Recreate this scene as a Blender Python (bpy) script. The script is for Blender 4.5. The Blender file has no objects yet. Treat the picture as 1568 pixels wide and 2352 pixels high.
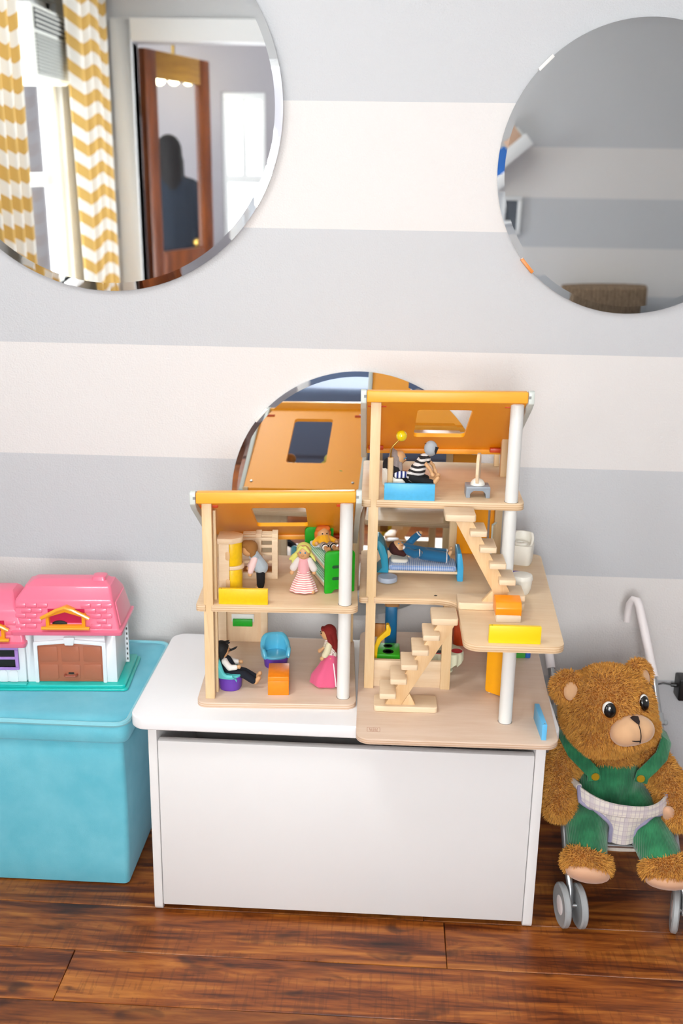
import bpy, bmesh, math, random
import numpy as np
from mathutils import Vector, Matrix, Euler, noise
random.seed(7); np.random.seed(7)
R_ = math.radians
SC = bpy.context.scene
COL = SC.collection

# ---------------------------------------------------------------- camera
cam = bpy.data.cameras.new('camera'); cam_o = bpy.data.objects.new('camera', cam); COL.objects.link(cam_o)
cam.sensor_fit = 'HORIZONTAL'; cam.sensor_width = 24.0; cam.lens = 35.0
cam.clip_start = 0.05; cam.clip_end = 60
PITCH, ROLL, YAW = R_(15.965), R_(1.022), R_(2.705)
_r = Vector((1, 0, 0)); _f = Vector((0, math.cos(PITCH), -math.sin(PITCH))); _u = Vector((0, math.sin(PITCH), math.cos(PITCH)))
_q = Matrix.Rotation(YAW, 3, 'Z'); _r, _f, _u = _q @ _r, _q @ _f, _q @ _u
_r, _u = math.cos(ROLL) * _r + math.sin(ROLL) * _u, -math.sin(ROLL) * _r + math.cos(ROLL) * _u
_m = Matrix((_r, _u, -_f)).transposed().to_4x4(); _m.translation = Vector((0, -2.24, 1.339))
cam_o.matrix_world = _m
cam.dof.use_dof = True; cam.dof.focus_distance = 1.92; cam.dof.aperture_fstop = 3.2
SC.camera = cam_o

# ---------------------------------------------------------------- world, daylight, exposure
w = bpy.data.worlds.new('daylight_sky'); SC.world = w; w.use_nodes = True
w.node_tree.nodes['Background'].inputs[0].default_value = (0.95, 0.975, 1.0, 1)
w.node_tree.nodes['Background'].inputs[1].default_value = 3.2

def area(name, loc, target, sx, sy, power, col):
    l = bpy.data.lights.new(name, 'AREA'); l.shape = 'RECTANGLE'; l.size = sx; l.size_y = sy
    l.energy = power; l.color = col
    o = bpy.data.objects.new(name, l); COL.objects.link(o); o.location = loc
    o.rotation_euler = (Vector(target) - Vector(loc)).to_track_quat('-Z', 'Y').to_euler()
    return o
# daylight in the curtained window of the left wall, and in an unseen window added behind the camera
area('daylight_side_window', (-1.98, -2.62, 1.42), (0.0, -2.62, 1.30), 0.95, 1.55, 26, (0.94, 0.975, 1.0))
area('added_rear_window_light', (-0.10, -3.80, 1.34), (-0.05, 0.0, 0.75), 0.95, 1.60, 108, (0.955, 0.985, 1.0))

vs = SC.view_settings
vs.view_transform = 'Standard'; vs.look = 'None'; vs.gamma = 1.0; vs.use_curve_mapping = False
vs.exposure = 0.84

# ---------------------------------------------------------------- materials
def lin(h):
    h = h.lstrip('#'); c = [int(h[i:i + 2], 16) / 255 for i in (0, 2, 4)]
    return tuple(x / 12.92 if x <= .04045 else ((x + .055) / 1.055) ** 2.4 for x in c) + (1,)
class NT:
    def __init__(s, name):
        s.m = bpy.data.materials.new(name); s.m.use_nodes = True; s.t = s.m.node_tree
        s.b = s.t.nodes['Principled BSDF']; s.out = s.t.nodes['Material Output']
    def n(s, typ, **kw):
        nd = s.t.nodes.new(typ)
        for k, v in kw.items():
            if k.startswith('i_'):
                key = k[2:]; key = int(key) if key.isdigit() else key.replace('_', ' ')
                nd.inputs[key].default_value = v
            else: setattr(nd, k, v)
        return nd
    def l(s, a, b): s.t.links.new(a, b)
    def math(s, op, a, b=None, c=None):
        nd = s.n('ShaderNodeMath', operation=op)
        for i, x in enumerate((a, b, c)):
            if x is None: continue
            if isinstance(x, (int, float)): nd.inputs[i].default_value = x
            else: s.l(x, nd.inputs[i])
        return nd.outputs[0]
    def mix(s, f, a, b, typ='MIX'):
        nd = s.n('ShaderNodeMix', data_type='RGBA', blend_type=typ)
        for sock, x in ((nd.inputs[0], f), (nd.inputs[6], a), (nd.inputs[7], b)):
            if isinstance(x, (int, float, tuple)): sock.default_value = x
            else: s.l(x, sock)
        return nd.outputs[2]
    def coord(s, scale=(1, 1, 1), kind='Object', loc=(0, 0, 0), rot=(0, 0, 0)):
        tc = s.n('ShaderNodeTexCoord'); mp = s.n('ShaderNodeMapping')
        mp.inputs['Scale'].default_value = scale; mp.inputs['Location'].default_value = loc; mp.inputs['Rotation'].default_value = rot
        s.l(tc.outputs[kind], mp.inputs[0]); return mp.outputs[0]
    def noise(s, vec, scale, detail=3, rough=.5, dist=0):
        nd = s.n('ShaderNodeTexNoise'); nd.inputs['Scale'].default_value = scale; nd.inputs['Detail'].default_value = detail
        nd.inputs['Roughness'].default_value = rough; nd.inputs['Distortion'].default_value = dist
        if vec is not None: s.l(vec, nd.inputs['Vector'])
        return nd.outputs['Fac']
    def ramp(s, f, stops):
        nd = s.n('ShaderNodeValToRGB'); e = nd.color_ramp.elements
        while len(e) < len(stops): e.new(.5)
        for x, (p, c) in zip(e, stops): x.position = p; x.color = c
        s.l(f, nd.inputs[0]); return nd.outputs[0]
    def bump(s, h, strength, dist=.001):
        nd = s.n('ShaderNodeBump'); nd.inputs['Strength'].default_value = strength; nd.inputs['Distance'].default_value = dist
        s.l(h, nd.inputs['Height']); s.l(nd.outputs[0], s.b.inputs['Normal'])
    def base(s, c):
        if isinstance(c, (tuple, list)): s.b.inputs['Base Color'].default_value = c
        else: s.l(c, s.b.inputs['Base Color'])
MATS = {}
def plain(name, hexc, rough=.5, metal=0, coat=0, sheen=0, bump=None, var=None, spec=.5, sss=0):
    if name in MATS: return MATS[name]
    t = NT(name); c = lin(hexc); t.base(c)
    t.b.inputs['Roughness'].default_value = rough; t.b.inputs['Metallic'].default_value = metal
    t.b.inputs['Coat Weight'].default_value = coat; t.b.inputs['Sheen Weight'].default_value = sheen
    t.b.inputs['Specular IOR Level'].default_value = spec
    if sss: t.b.inputs['Subsurface Weight'].default_value = sss; t.b.inputs['Subsurface Scale'].default_value = .003
    if var:
        v = t.coord(); f = t.noise(v, var[0], 4)
        d = tuple(x * (1 - var[1]) for x in c[:3]) + (1,); u = tuple(min(1, x * (1 + var[1])) for x in c[:3]) + (1,)
        t.base(t.ramp(f, [(.3, d), (.7, u)]))
    if bump:
        v = t.coord(); t.bump(t.noise(v, bump[0], 3), bump[1], bump[2] if len(bump) > 2 else .001)
    MATS[name] = t.m; return t.m
def wood(name, c1, c2, axis='x', scale=60, rough=.5, stretch=9, coat=0, plies=0):
    """pale plain wood with long fine grain along one axis (object space, metres)"""
    if name in MATS: return MATS[name]
    t = NT(name); sc = {'x': (1 / stretch, 1, 1), 'y': (1, 1 / stretch, 1), 'z': (1, 1, 1 / stretch)}[axis]
    v = t.coord(sc); f = t.noise(v, scale, 5, .6, .4); g = t.noise(v, scale * 5, 3, .6)
    h = t.math('ADD', t.math('MULTIPLY', f, .7), t.math('MULTIPLY', g, .3))
    col = t.ramp(h, [(.32, lin(c2)), (.62, lin(c1))])
    if plies:      # glued layers show on the cut edges only
        ge = t.n('ShaderNodeNewGeometry'); sn = t.n('ShaderNodeSeparateXYZ'); t.l(ge.outputs['Normal'], sn.inputs[0]); so = t.n('ShaderNodeSeparateXYZ'); t.l(t.coord(), so.inputs[0])
        edge = t.math('LESS_THAN', t.math('ABSOLUTE', sn.outputs[2]), .5)
        ln = t.math('GREATER_THAN', t.math('FRACT', t.math('DIVIDE', so.outputs[2], plies)), .62)
        col = t.mix(t.math('MULTIPLY', t.math('MULTIPLY', edge, ln), .55), col, lin('#b98a5c'))
    t.base(col); t.b.inputs['Roughness'].default_value = rough
    t.b.inputs['Coat Weight'].default_value = coat
    t.bump(g, .08, .0004); MATS[name] = t.m; return t.m
def checks(name, c_bg, c_mid, c_full, size, axes='xy', rough=.9):
    if name in MATS: return MATS[name]
    t = NT(name); v = t.coord((1 / size,) * 3); sp = t.n('ShaderNodeSeparateXYZ'); t.l(v, sp.inputs[0])
    o = {'x': 0, 'y': 1, 'z': 2}
    a = t.math('GREATER_THAN', t.math('FRACT', sp.outputs[o[axes[0]]]), .5)
    b = t.math('GREATER_THAN', t.math('FRACT', sp.outputs[o[axes[1]]]), .5)
    s = t.math('MULTIPLY', t.math('ADD', a, b), .5)
    t.base(t.ramp(s, [(0, lin(c_bg)), (.5, lin(c_mid)), (1, lin(c_full))])); t.b.inputs['Roughness'].default_value = rough
    t.b.inputs['Sheen Weight'].default_value = .2
    MATS[name] = t.m; return t.m
def stripes(name, c1, c2, period, axis='z', duty=.5, rough=.9, wob=0):
    if name in MATS: return MATS[name]
    t = NT(name); v = t.coord(); sp = t.n('ShaderNodeSeparateXYZ'); t.l(v, sp.inputs[0])
    x = sp.outputs['xyz'.index(axis)]
    if wob: x = t.math('ADD', x, t.math('MULTIPLY', t.noise(v, 60, 2), wob))
    a = t.math('GREATER_THAN', t.math('FRACT', t.math('DIVIDE', x, period)), duty)
    t.base(t.mix(a, lin(c1), lin(c2))); t.b.inputs['Roughness'].default_value = rough
    MATS[name] = t.m; return t.m

# ---------------------------------------------------------------- mesh building
def rpoly(pts, rad, seg=6):
    """2-D polygon with rounded corners; rad is one number or one per corner"""
    out = []; n = len(pts)
    for i, p in enumerate(pts):
        r = rad if isinstance(rad, (int, float)) else rad[i]
        p = Vector(p); a = Vector(pts[i - 1]) - p; b = Vector(pts[(i + 1) % n]) - p
        la, lb = a.length, b.length; a.normalize(); b.normalize()
        if r <= 0: out.append((p.x, p.y)); continue
        ang = a.angle(b); d = min(r / math.tan(ang / 2), la * .49, lb * .49); r2 = d * math.tan(ang / 2)
        c = p + (a + b).normalized() * (r2 / math.sin(ang / 2))
        s = p + a * d - c; e = p + b * d - c
        a0 = math.atan2(s.y, s.x); a1 = math.atan2(e.y, e.x); da = a1 - a0
        while da > math.pi: da -= 2 * math.pi
        while da < -math.pi: da += 2 * math.pi
        for k in range(seg + 1):
            t = a0 + da * k / seg; out.append((c.x + r2 * math.cos(t), c.y + r2 * math.sin(t)))
    return out
def rrect(x0, x1, y0, y1, r, seg=5): return rpoly([(x0, y0), (x1, y0), (x1, y1), (x0, y1)], r, seg)
class M:
    """mesh collector; sc converts its units to metres"""
    def __init__(s, sc=1.0): s.v = []; s.f = []; s.sc = sc
    def add(s, vs, fs):
        o = len(s.v); s.v += [tuple(p) for p in vs]; s.f += [tuple(i + o for i in f) for f in fs]; return s
    def box(s, x0, x1, y0, y1, z0, z1):
        return s.add([(x0, y0, z0), (x1, y0, z0), (x1, y1, z0), (x0, y1, z0), (x0, y0, z1), (x1, y0, z1), (x1, y1, z1), (x0, y1, z1)],
                     [(3, 2, 1, 0), (4, 5, 6, 7), (0, 1, 5, 4), (1, 2, 6, 5), (2, 3, 7, 6), (3, 0, 4, 7)])
    def prism(s, poly, a, b, ax='z'):
        n = len(poly)
        mk = {'z': lambda p, h: (p[0], p[1], h), 'y': lambda p, h: (p[0], h, p[1]), 'x': lambda p, h: (h, p[0], p[1])}[ax]
        return s.add([mk(p, a) for p in poly] + [mk(p, b) for p in poly],
                     [tuple(range(n))[::-1], tuple(range(n, 2 * n))] + [(i, (i + 1) % n, n + (i + 1) % n, n + i) for i in range(n)])
    def loft(s, rings, caps=True, closed=True):
        n = len(rings[0]); vs = [p for r in rings for p in r]; fs = []
        for k in range(len(rings) - 1):
            for i in range(n if closed else n - 1):
                j = (i + 1) % n; fs.append((k * n + i, k * n + j, (k + 1) * n + j, (k + 1) * n + i))
        if caps and closed: fs += [tuple(range(n))[::-1], tuple(range((len(rings) - 1) * n, len(rings) * n))]
        return s.add(vs, fs)
    def tube(s, path, r, n=10, caps=True):
        P = [Vector(p) for p in path]; rs = r if isinstance(r, (list, tuple)) else [r] * len(P); rings = []
        t0 = (P[1] - P[0]).normalized(); up = Vector((0, 0, 1)) if abs(t0.z) < .9 else Vector((1, 0, 0))
        nx = t0.cross(up).normalized()
        for i, p in enumerate(P):
            t = (P[min(i + 1, len(P) - 1)] - P[max(i - 1, 0)]).normalized()
            nx = (nx - t * nx.dot(t)).normalized(); ny = t.cross(nx)
            rings.append([p + nx * (rs[i] * math.cos(2 * math.pi * k / n)) + ny * (rs[i] * math.sin(2 * math.pi * k / n)) for k in range(n)])
        return s.loft(rings, caps)
    def lathe(s, prof, c=(0, 0, 0), n=24, ax='z'):
        rings = []
        for r, h in prof:
            ring = []
            for k in range(n):
                a = 2 * math.pi * k / n; x, y = r * math.cos(a), r * math.sin(a)
                p = {'z': (x, y, h), 'y': (x, h, y), 'x': (h, x, y)}[ax]
                ring.append((p[0] + c[0], p[1] + c[1], p[2] + c[2]))
            rings.append(ring)
        return s.loft(rings)
    def ell(s, c, r, nu=20, nv=12, rot=None):
        if isinstance(r, (int, float)): r = (r, r, r)
        vs = []; fs = []
        for j in range(1, nv):
            th = math.pi * j / nv
            for i in range(nu):
                a = 2 * math.pi * i / nu
                p = Vector((r[0] * math.sin(th) * math.cos(a), r[1] * math.sin(th) * math.sin(a), r[2] * math.cos(th)))
                vs.append(p)
        vs.append(Vector((0, 0, r[2]))); vs.append(Vector((0, 0, -r[2]))); t, b = len(vs) - 2, len(vs) - 1
        for j in range(nv - 2):
            for i in range(nu):
                k = (i + 1) % nu; fs.append((j * nu + i, (j + 1) * nu + i, (j + 1) * nu + k, j * nu + k))
        for i in range(nu):
            k = (i + 1) % nu; fs.append((t, i, k)); fs.append((b, (nv - 2) * nu + k, (nv - 2) * nu + i))
        if rot is not None: vs = [rot @ p for p in vs]
        c = Vector(c); return s.add([p + c for p in vs], fs)
    def cap(s, p0, p1, r0, r1, n=12):
        """closed tapered capsule"""
        p0, p1 = Vector(p0), Vector(p1); d = p1 - p0; L = d.length
        if L < 1e-9: return s.ell(p0, max(r0, r1), n, 8)
        d.normalize(); path = []; rs = []
        for k in range(5):
            a = math.pi / 2 * k / 5; path.append(p0 - d * (r0 * math.cos(a))); rs.append(max(r0 * math.sin(a), r0 * .05))
        path.append(p0); rs.append(r0); path.append(p1); rs.append(r1)
        for k in range(4, -1, -1):
            a = math.pi / 2 * k / 5; path.append(p1 + d * (r1 * math.cos(a))); rs.append(max(r1 * math.sin(a), r1 * .05))
        return s.tube(path, rs, n)
    def xf(s, mat): s.v = [tuple(mat @ Vector(p)) for p in s.v]; return s
    def mesh(s, name, bevel=0, seg=2, smooth=True, ang=38):
        me = bpy.data.meshes.new(name); me.from_pydata([(a * s.sc, b * s.sc, c * s.sc) for a, b, c in s.v], [], s.f)
        bm = bmesh.new(); bm.from_mesh(me)
        bmesh.ops.remove_doubles(bm, verts=bm.verts, dist=1e-7)
        bmesh.ops.recalc_face_normals(bm, faces=bm.faces)
        if bevel:
            es = [e for e in bm.edges if len(e.link_faces) == 2 and e.calc_face_angle(0) > R_(ang)]
            if es: bmesh.ops.bevel(bm, geom=es, offset=bevel * s.sc, segments=seg, affect='EDGES', profile=.5, clamp_overlap=True)
        bm.to_mesh(me); bm.free()
        if smooth:
            me.polygons.foreach_set('use_smooth', [True] * len(me.polygons)); me.set_sharp_from_angle(angle=R_(40))
        return me
    def build(s, name, mat, parent=None, bevel=0, seg=2, smooth=True, loc=None, rot=None, ang=38):
        return obj(name, s.mesh(name, bevel, seg, smooth, ang), mat, parent, loc, rot)
def obj(name, me, mat, parent=None, loc=None, rot=None):
    if mat is not None:
        me.materials.clear(); me.materials.append(mat)
    o = bpy.data.objects.new(name, me); COL.objects.link(o)
    if parent: o.parent = parent
    if loc is not None: o.location = loc
    if rot is not None: o.rotation_euler = rot
    return o
def tag(o, label, cat, group=None):
    o['label'] = label; o['category'] = cat
    if group: o['group'] = group
    return o
def struct(o): o['kind'] = 'structure'; return o
def thing(name, label, cat, loc=(0, 0, 0), rz=0, group=None, rot=None):
    o = bpy.data.objects.new(name, None); COL.objects.link(o); o.empty_display_size = .02
    o.location = loc; o.rotation_euler = rot if rot else (0, 0, rz)
    return tag(o, label, cat, group)
def blob(parts, vox, smooth=4, sc=.001):
    """union of capsules ('c',p0,p1,r0,r1) and ellipsoids ('e',c,r[,rot]) as one continuous mesh (voxel remesh)"""
    m = M(sc)
    for p in parts:
        if p[0] == 'c': m.cap(*p[1:])
        else: m.ell(p[1], p[2], 20, 14, p[3] if len(p) > 3 else None)
    me = m.mesh('tmp', smooth=False); o = bpy.data.objects.new('tmp', me); COL.objects.link(o)
    md = o.modifiers.new('r', 'REMESH'); md.mode = 'VOXEL'; md.voxel_size = vox
    bpy.context.view_layer.update(); dg = bpy.context.evaluated_depsgraph_get()
    out = bpy.data.meshes.new_from_object(o.evaluated_get(dg)); bpy.data.objects.remove(o); bpy.data.meshes.remove(me)
    bm = bmesh.new(); bm.from_mesh(out)
    for _ in range(smooth): bmesh.ops.smooth_vert(bm, verts=bm.verts, factor=.5, use_axis_x=True, use_axis_y=True, use_axis_z=True)
    bm.to_mesh(out); bm.free(); out.polygons.foreach_set('use_smooth', [True] * len(out.polygons)); return out
class Frame:
    """a toy house's own frame: mm along its front (x), into the room's wall (y), up (z)"""
    def __init__(s, o, deg): s.o = Vector(o); s.a = R_(deg); s.m = Matrix.Translation(s.o) @ Matrix.Rotation(s.a, 4, 'Z')
    def at(s, x, y, z): return s.m @ Vector((x * .001, y * .001, z * .001))

# ================================================================ ROOM SHELL
XL, XR, YB, YF, ZC = -1.68, 2.00, 0.0, -3.50, 2.60
def stripe_wall():
    t = NT('striped_wall_paint'); g = t.n('ShaderNodeNewGeometry'); sp = t.n('ShaderNodeSeparateXYZ'); t.l(g.outputs['Position'], sp.inputs[0])
    k = t.math('FLOOR', t.math('DIVIDE', t.math('SUBTRACT', sp.outputs[2], 1.593), .2585))
    odd = t.math('GREATER_THAN', t.math('FRACT', t.math('MULTIPLY', t.math('ADD', k, 200), .5)), .25)
    top = t.math('GREATER_THAN', sp.outputs[2], 1.593)
    white = t.math('MULTIPLY', odd, t.math('SUBTRACT', 1.0, top))
    t.base(t.mix(white, lin('#cacbcd'), lin('#e3dfdc')))
    v = t.coord(); n1 = t.noise(v, 260, 3, .6); n2 = t.noise(v, 60, 2)
    t.bump(t.math('ADD', n1, t.math('MULTIPLY', n2, .6)), .7, .0018)
    t.b.inputs['Roughness'].default_value = .55; return t.m
PAINT = stripe_wall()
TRIMW = plain('white_trim_paint', '#e9eaea', .35)
PLAINW = plain('pale_grey_wall_paint', '#c3c6c8', .6, bump=(200, .3))
CEIL = plain('white_ceiling_paint', '#efefec', .8)
struct(M().box(XL - .12, XR + .1, 0, .1, -.02, ZC).build('wall_back', PAINT))
# wall behind the camera: doorway x -1.42..-.62, added unseen window x -.47...27
wf = M()
for b in ((XL - .12, -1.42, 0, ZC), (-1.42, -.62, 2.08, ZC), (-.62, -.47, 0, ZC), (-.47, .27, 0, .60), (-.47, .27, 2.10, ZC), (.27, XR + .1, 0, ZC)):
    wf.box(b[0], b[1], YF - .12, YF, b[2], b[3])
struct(wf.build('wall_front', PAINT))
wl = M()
for b in ((-2.16, 0, 0, ZC), (YF, -3.08, 0, ZC), (-3.08, -2.16, 0, .62), (-3.08, -2.16, 2.20, ZC)):
    wl.box(XL - .12, XL, b[0], b[1], b[2], b[3])
struct(wl.build('wall_left', PLAINW))
struct(M().box(XR, XR + .1, YF - .12, 0, 0, ZC).build('wall_right', PLAINW))
struct(M().box(XL - .12, XR + .1, YF - .12, .1, ZC, ZC + .1).build('ceiling', CEIL))
# doorway casing
tr = M().box(-1.53, -1.42, YF, YF + .025, 0, 2.19).box(-.62, -.51, YF, YF + .025, 0, 2.19).box(-1.42, -.62, YF, YF + .025, 2.08, 2.19)
tr.box(-1.435, -1.42, YF - .12, YF, 0, 2.08).box(-.62, -.605, YF - .12, YF, 0, 2.08)
struct(tr.build('trim_1', TRIMW, bevel=.004))
# floor: laminate planks, long sides parallel to the striped wall
def plank_mat():
    t = NT('dark_red_brown_laminate'); oi = t.n('ShaderNodeObjectInfo'); tc = t.n('ShaderNodeTexCoord')
    off = t.n('ShaderNodeVectorMath', operation='SCALE'); cmb = t.n('ShaderNodeCombineXYZ')
    t.l(oi.outputs['Random'], cmb.inputs[0]); t.l(oi.outputs['Random'], cmb.inputs[1]); t.l(cmb.outputs[0], off.inputs[0]); off.inputs['Scale'].default_value = 37.
    ad = t.n('ShaderNodeVectorMath', operation='ADD'); t.l(tc.outputs['Object'], ad.inputs[0]); t.l(off.outputs[0], ad.inputs[1])
    mp = t.n('ShaderNodeMapping'); mp.inputs['Scale'].default_value = (1.6, 13, 1); t.l(ad.outputs[0], mp.inputs[0])
    mp2 = t.n('ShaderNodeMapping'); mp2.inputs['Scale'].default_value = (5, 75, 1); t.l(ad.outputs[0], mp2.inputs[0])
    mp3 = t.n('ShaderNodeMapping'); mp3.inputs['Scale'].default_value = (9, 22, 1); t.l(ad.outputs[0], mp3.inputs[0])
    a = t.noise(mp.outputs[0], 1.6, 6, .62, 1.2); b = t.noise(mp2.outputs[0], 1.0, 4, .6, .3); k = t.noise(mp3.outputs[0], 1.0, 2, .5, .8)
    # cross "saw" flecks of the printed wood
    mp4 = t.n('ShaderNodeMapping'); mp4.inputs['Scale'].default_value = (120, 9, 1); t.l(ad.outputs[0], mp4.inputs[0])
    s = t.noise(mp4.outputs[0], 1.0, 2, .5); big = t.noise(mp.outputs[0], .9, 2)
    h = t.math('ADD', t.math('MULTIPLY', a, .62), t.math('MULTIPLY', b, .38))
    col = t.ramp(h, [(.30, lin('#260e07')), (.41, lin('#57260e')), (.51, lin('#8a4819')), (.66, lin('#bb742e'))])
    dark = t.ramp(k, [(.60, (0, 0, 0, 1)), (.74, (1, 1, 1, 1))])
    col = t.mix(t.math('MULTIPLY', dark, .75), col, lin('#2a120a'))
    fl = t.math('MULTIPLY', t.math('GREATER_THAN', s, .56), t.math('GREATER_THAN', big, .5))
    col = t.mix(t.math('MULTIPLY', fl, .22), col, lin('#3a1a0c'))
    hs = t.n('ShaderNodeHueSaturation'); t.l(col, hs.inputs['Color'])
    t.l(t.math('ADD', .82, t.math('MULTIPLY', oi.outputs['Random'], .36)), hs.inputs['Value']); t.base(hs.outputs[0])
    t.b.inputs['Roughness'].default_value = .33; t.b.inputs['Specular IOR Level'].default_value = .45
    t.bump(b, .12, .0006); return t.m
PLANK = plank_mat()
fl = struct(M().box(XL - .12, XR + .1, YF - .12, .1, -.06, -.008).build('floor', plain('dark_floor_joint', '#1c0d08', .8)))
PW, PL = .1315, 1.22
pmesh = {}
row = 0; y1 = .0 - .006
joints = {-4: .14, -5: -.57}       # plank joints that the photograph shows, by row below the wall
for i in range(0, 28):
    ya = -.006 - i * PW; yb_ = ya - PW
    if yb_ < YF - .12: break
    j0 = {4: .14, 5: -.57}.get(i, -1.5 + ((i * 0.437) % 1.0) * PL)
    xs = j0 - math.ceil((j0 - XL) / PL) * PL
    while xs < XR:
        a, b = max(xs, XL - .1), min(xs + PL, XR + .05)
        if b - a > .03:
            key = round(b - a, 3)
            if key not in pmesh:
                pmesh[key] = M().box(-(b - a) / 2 + .0006, (b - a) / 2 - .0006, -PW / 2 + .0006, PW / 2 - .0006, -.009, 0).mesh('plank', .0012, 1)
                pmesh[key].materials.append(PLANK)
            o = bpy.data.objects.new('plank', pmesh[key]); COL.objects.link(o); o.parent = fl; o.location = ((a + b) / 2, (ya + yb_) / 2, 0)
        xs += PL
# ---- unseen flush ceiling lamp, added to brighten the room from above
cl = bpy.data.objects.new('added_ceiling_lamp', None); COL.objects.link(cl); cl.location = (-.80, -1.35, ZC); cl['label'] = 'round white flush lamp added unseen on the ceiling as fill light'; cl['category'] = 'lamp'
M().lathe([(.001, 0), (.26, 0), (.26, -.03), (.245, -.045), (.23, -.03), (.001, -.03)], n=48).build('lamp_ring', TRIMW, cl)
_d = NT('added_lamp_diffuser'); _d.b.inputs['Emission Color'].default_value = (.97, .99, 1, 1); _d.b.inputs['Emission Strength'].default_value = 16
M().lathe([(.001, -.062), (.10, -.060), (.18, -.052), (.228, -.034), (.001, -.032)], n=48).build('lamp_diffuser', _d.m, cl)
# ---- left window with sash, panes
WIN = plain('white_window_paint', '#eef0f0', .4)
def pane_mat(name, refl):
    t = NT(name); tr = t.n('ShaderNodeBsdfTransparent'); gl = t.n('ShaderNodeBsdfGlossy'); gl.inputs['Roughness'].default_value = .02
    mx = t.n('ShaderNodeMixShader'); mx.inputs[0].default_value = refl; t.l(tr.outputs[0], mx.inputs[1]); t.l(gl.outputs[0], mx.inputs[2])
    t.l(mx.outputs[0], t.out.inputs[0]); return t.m
GLASS = pane_mat('window_glass', .07); GLASS2 = pane_mat('door_glass', .03)
w1 = bpy.data.objects.new('window_1', None); COL.objects.link(w1); w1.location = (XL, -2.62, .62); struct(w1)
fr = M()
for a in ((-.46, .46, 0, .06), (-.46, .46, 1.52, 1.58), (-.46, -.40, 0, 1.58), (.40, .46, 0, 1.58), (-.40, .40, .74, .80)):
    fr.box(-.10, -.03, a[0], a[1], a[2], a[3])
fr.build('window_frame', WIN, w1, bevel=.004)
M().box(-.06, .05, -.56, .56, -.05, 0).build('window_sill', WIN, w1, bevel=.004)
M().box(-.07, -.066, -.40, .40, .06, .74).build('pane', GLASS, w1)
M().box(-.07, -.066, -.40, .40, .80, 1.20).build('pane', GLASS, w1)
w2 = bpy.data.objects.new('added_window_2', None); COL.objects.link(w2); w2.location = (-.10, YF, .60); struct(w2)  # unseen window, added to let in frontal light
fr = M()
for a in ((-.37, .37, 0, .05), (-.37, .37, 1.45, 1.50), (-.37, -.32, 0, 1.50), (.32, .37, 0, 1.50), (-.32, .32, .73, .77)):
    fr.box(a[0], a[1], -.10, -.04, a[2], a[3])
fr.build('window_frame', WIN, w2, bevel=.004)
M().box(-.32, .32, -.075, -.071, .05, .73).build('pane', GLASS, w2)
M().box(-.32, .32, -.075, -.071, .77, 1.45).build('pane', GLASS, w2)
# ---- hallway behind the doorway
hw = M()
hw.box(-3.0, -2.9, -5.6, YF - .12, 0, ZC).box(-.30, -.20, -5.6, YF - .12, 0, ZC)
for b in ((-3.0, -1.30, 0, ZC), (-1.30, -.98, 0, .75), (-1.30, -.98, 1.98, ZC), (-.98, -.20, 0, ZC)): hw.box(b[0], b[1], -5.70, -5.6, b[2], b[3])
struct(hw.build('wall_hall', plain('hall_grey_paint', '#a3a0a6', .7)))
w3 = bpy.data.objects.new('window_3', None); COL.objects.link(w3); w3.location = (-1.14, -5.62, .75); struct(w3)
fr = M()
for a in ((-.16, .16, 0, .05), (-.16, .16, 1.18, 1.23), (-.16, -.125, .05, 1.18), (.125, .16, .05, 1.18), (-.125, .125, .60, .66), (-.02, .02, .66, 1.18)): fr.box(a[0], a[1], -.05, 0, a[2], a[3])
fr.build('window_frame', WIN, w3, bevel=.004)
M().box(-.125, .125, -.03, -.026, .05, 1.18).build('pane', GLASS, w3)
struct(M().box(-3.0, -.2, -5.7, YF - .12, -.02, 0).build('floor_hall', plain('hall_wood_floor', '#5a3018', .35)))
struct(M().box(-3.0, -.2, -5.7, YF - .12, ZC, ZC + .05).build('ceiling_hall', CEIL))
# ---- open door with a glazed panel, hinged on the left of the doorway
dr = thing('door_1', 'brown wooden door with tall glass pane standing open in the doorway', 'door', (-1.405, -3.63, .005), R_(-72)); dr['kind'] = 'structure'; del dr['category']
DW = wood('red_brown_door_wood', '#8a4a22', '#4c2010', 'z', 14, .3)
M().box(0, .12, -.02, .02, 0, 2.06).build('stile', DW, dr, .003); M().box(.62, .74, -.02, .02, 0, 2.06).build('stile', DW, dr, .003)
M().box(.12, .62, -.02, .02, 1.92, 2.06).build('rail', wood('golden_rail_wood', '#b98a35', '#8a5a20', 'x', 14, .3), dr, .003)
M().box(.12, .62, -.02, .02, 0, .98).build('rail', DW, dr, .003)
M().box(.12, .62, -.004, .004, .98, 1.92).build('pane', GLASS2, dr)
M().lathe([(.008, -.05), (.028, -.05), (.03, -.07), (.02, -.09), (0.001, -.092)], (.68, 0, 1.0), 16, 'y').build('door_knob', plain('brass', '#c9a455', .25, 1), dr)
for z in (1.72, .3): M().box(-.012, .01, -.03, -.019, z, z + .10).build('hinge', plain('brass_hinge', '#cbb98a', .4, .6), dr)

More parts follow.
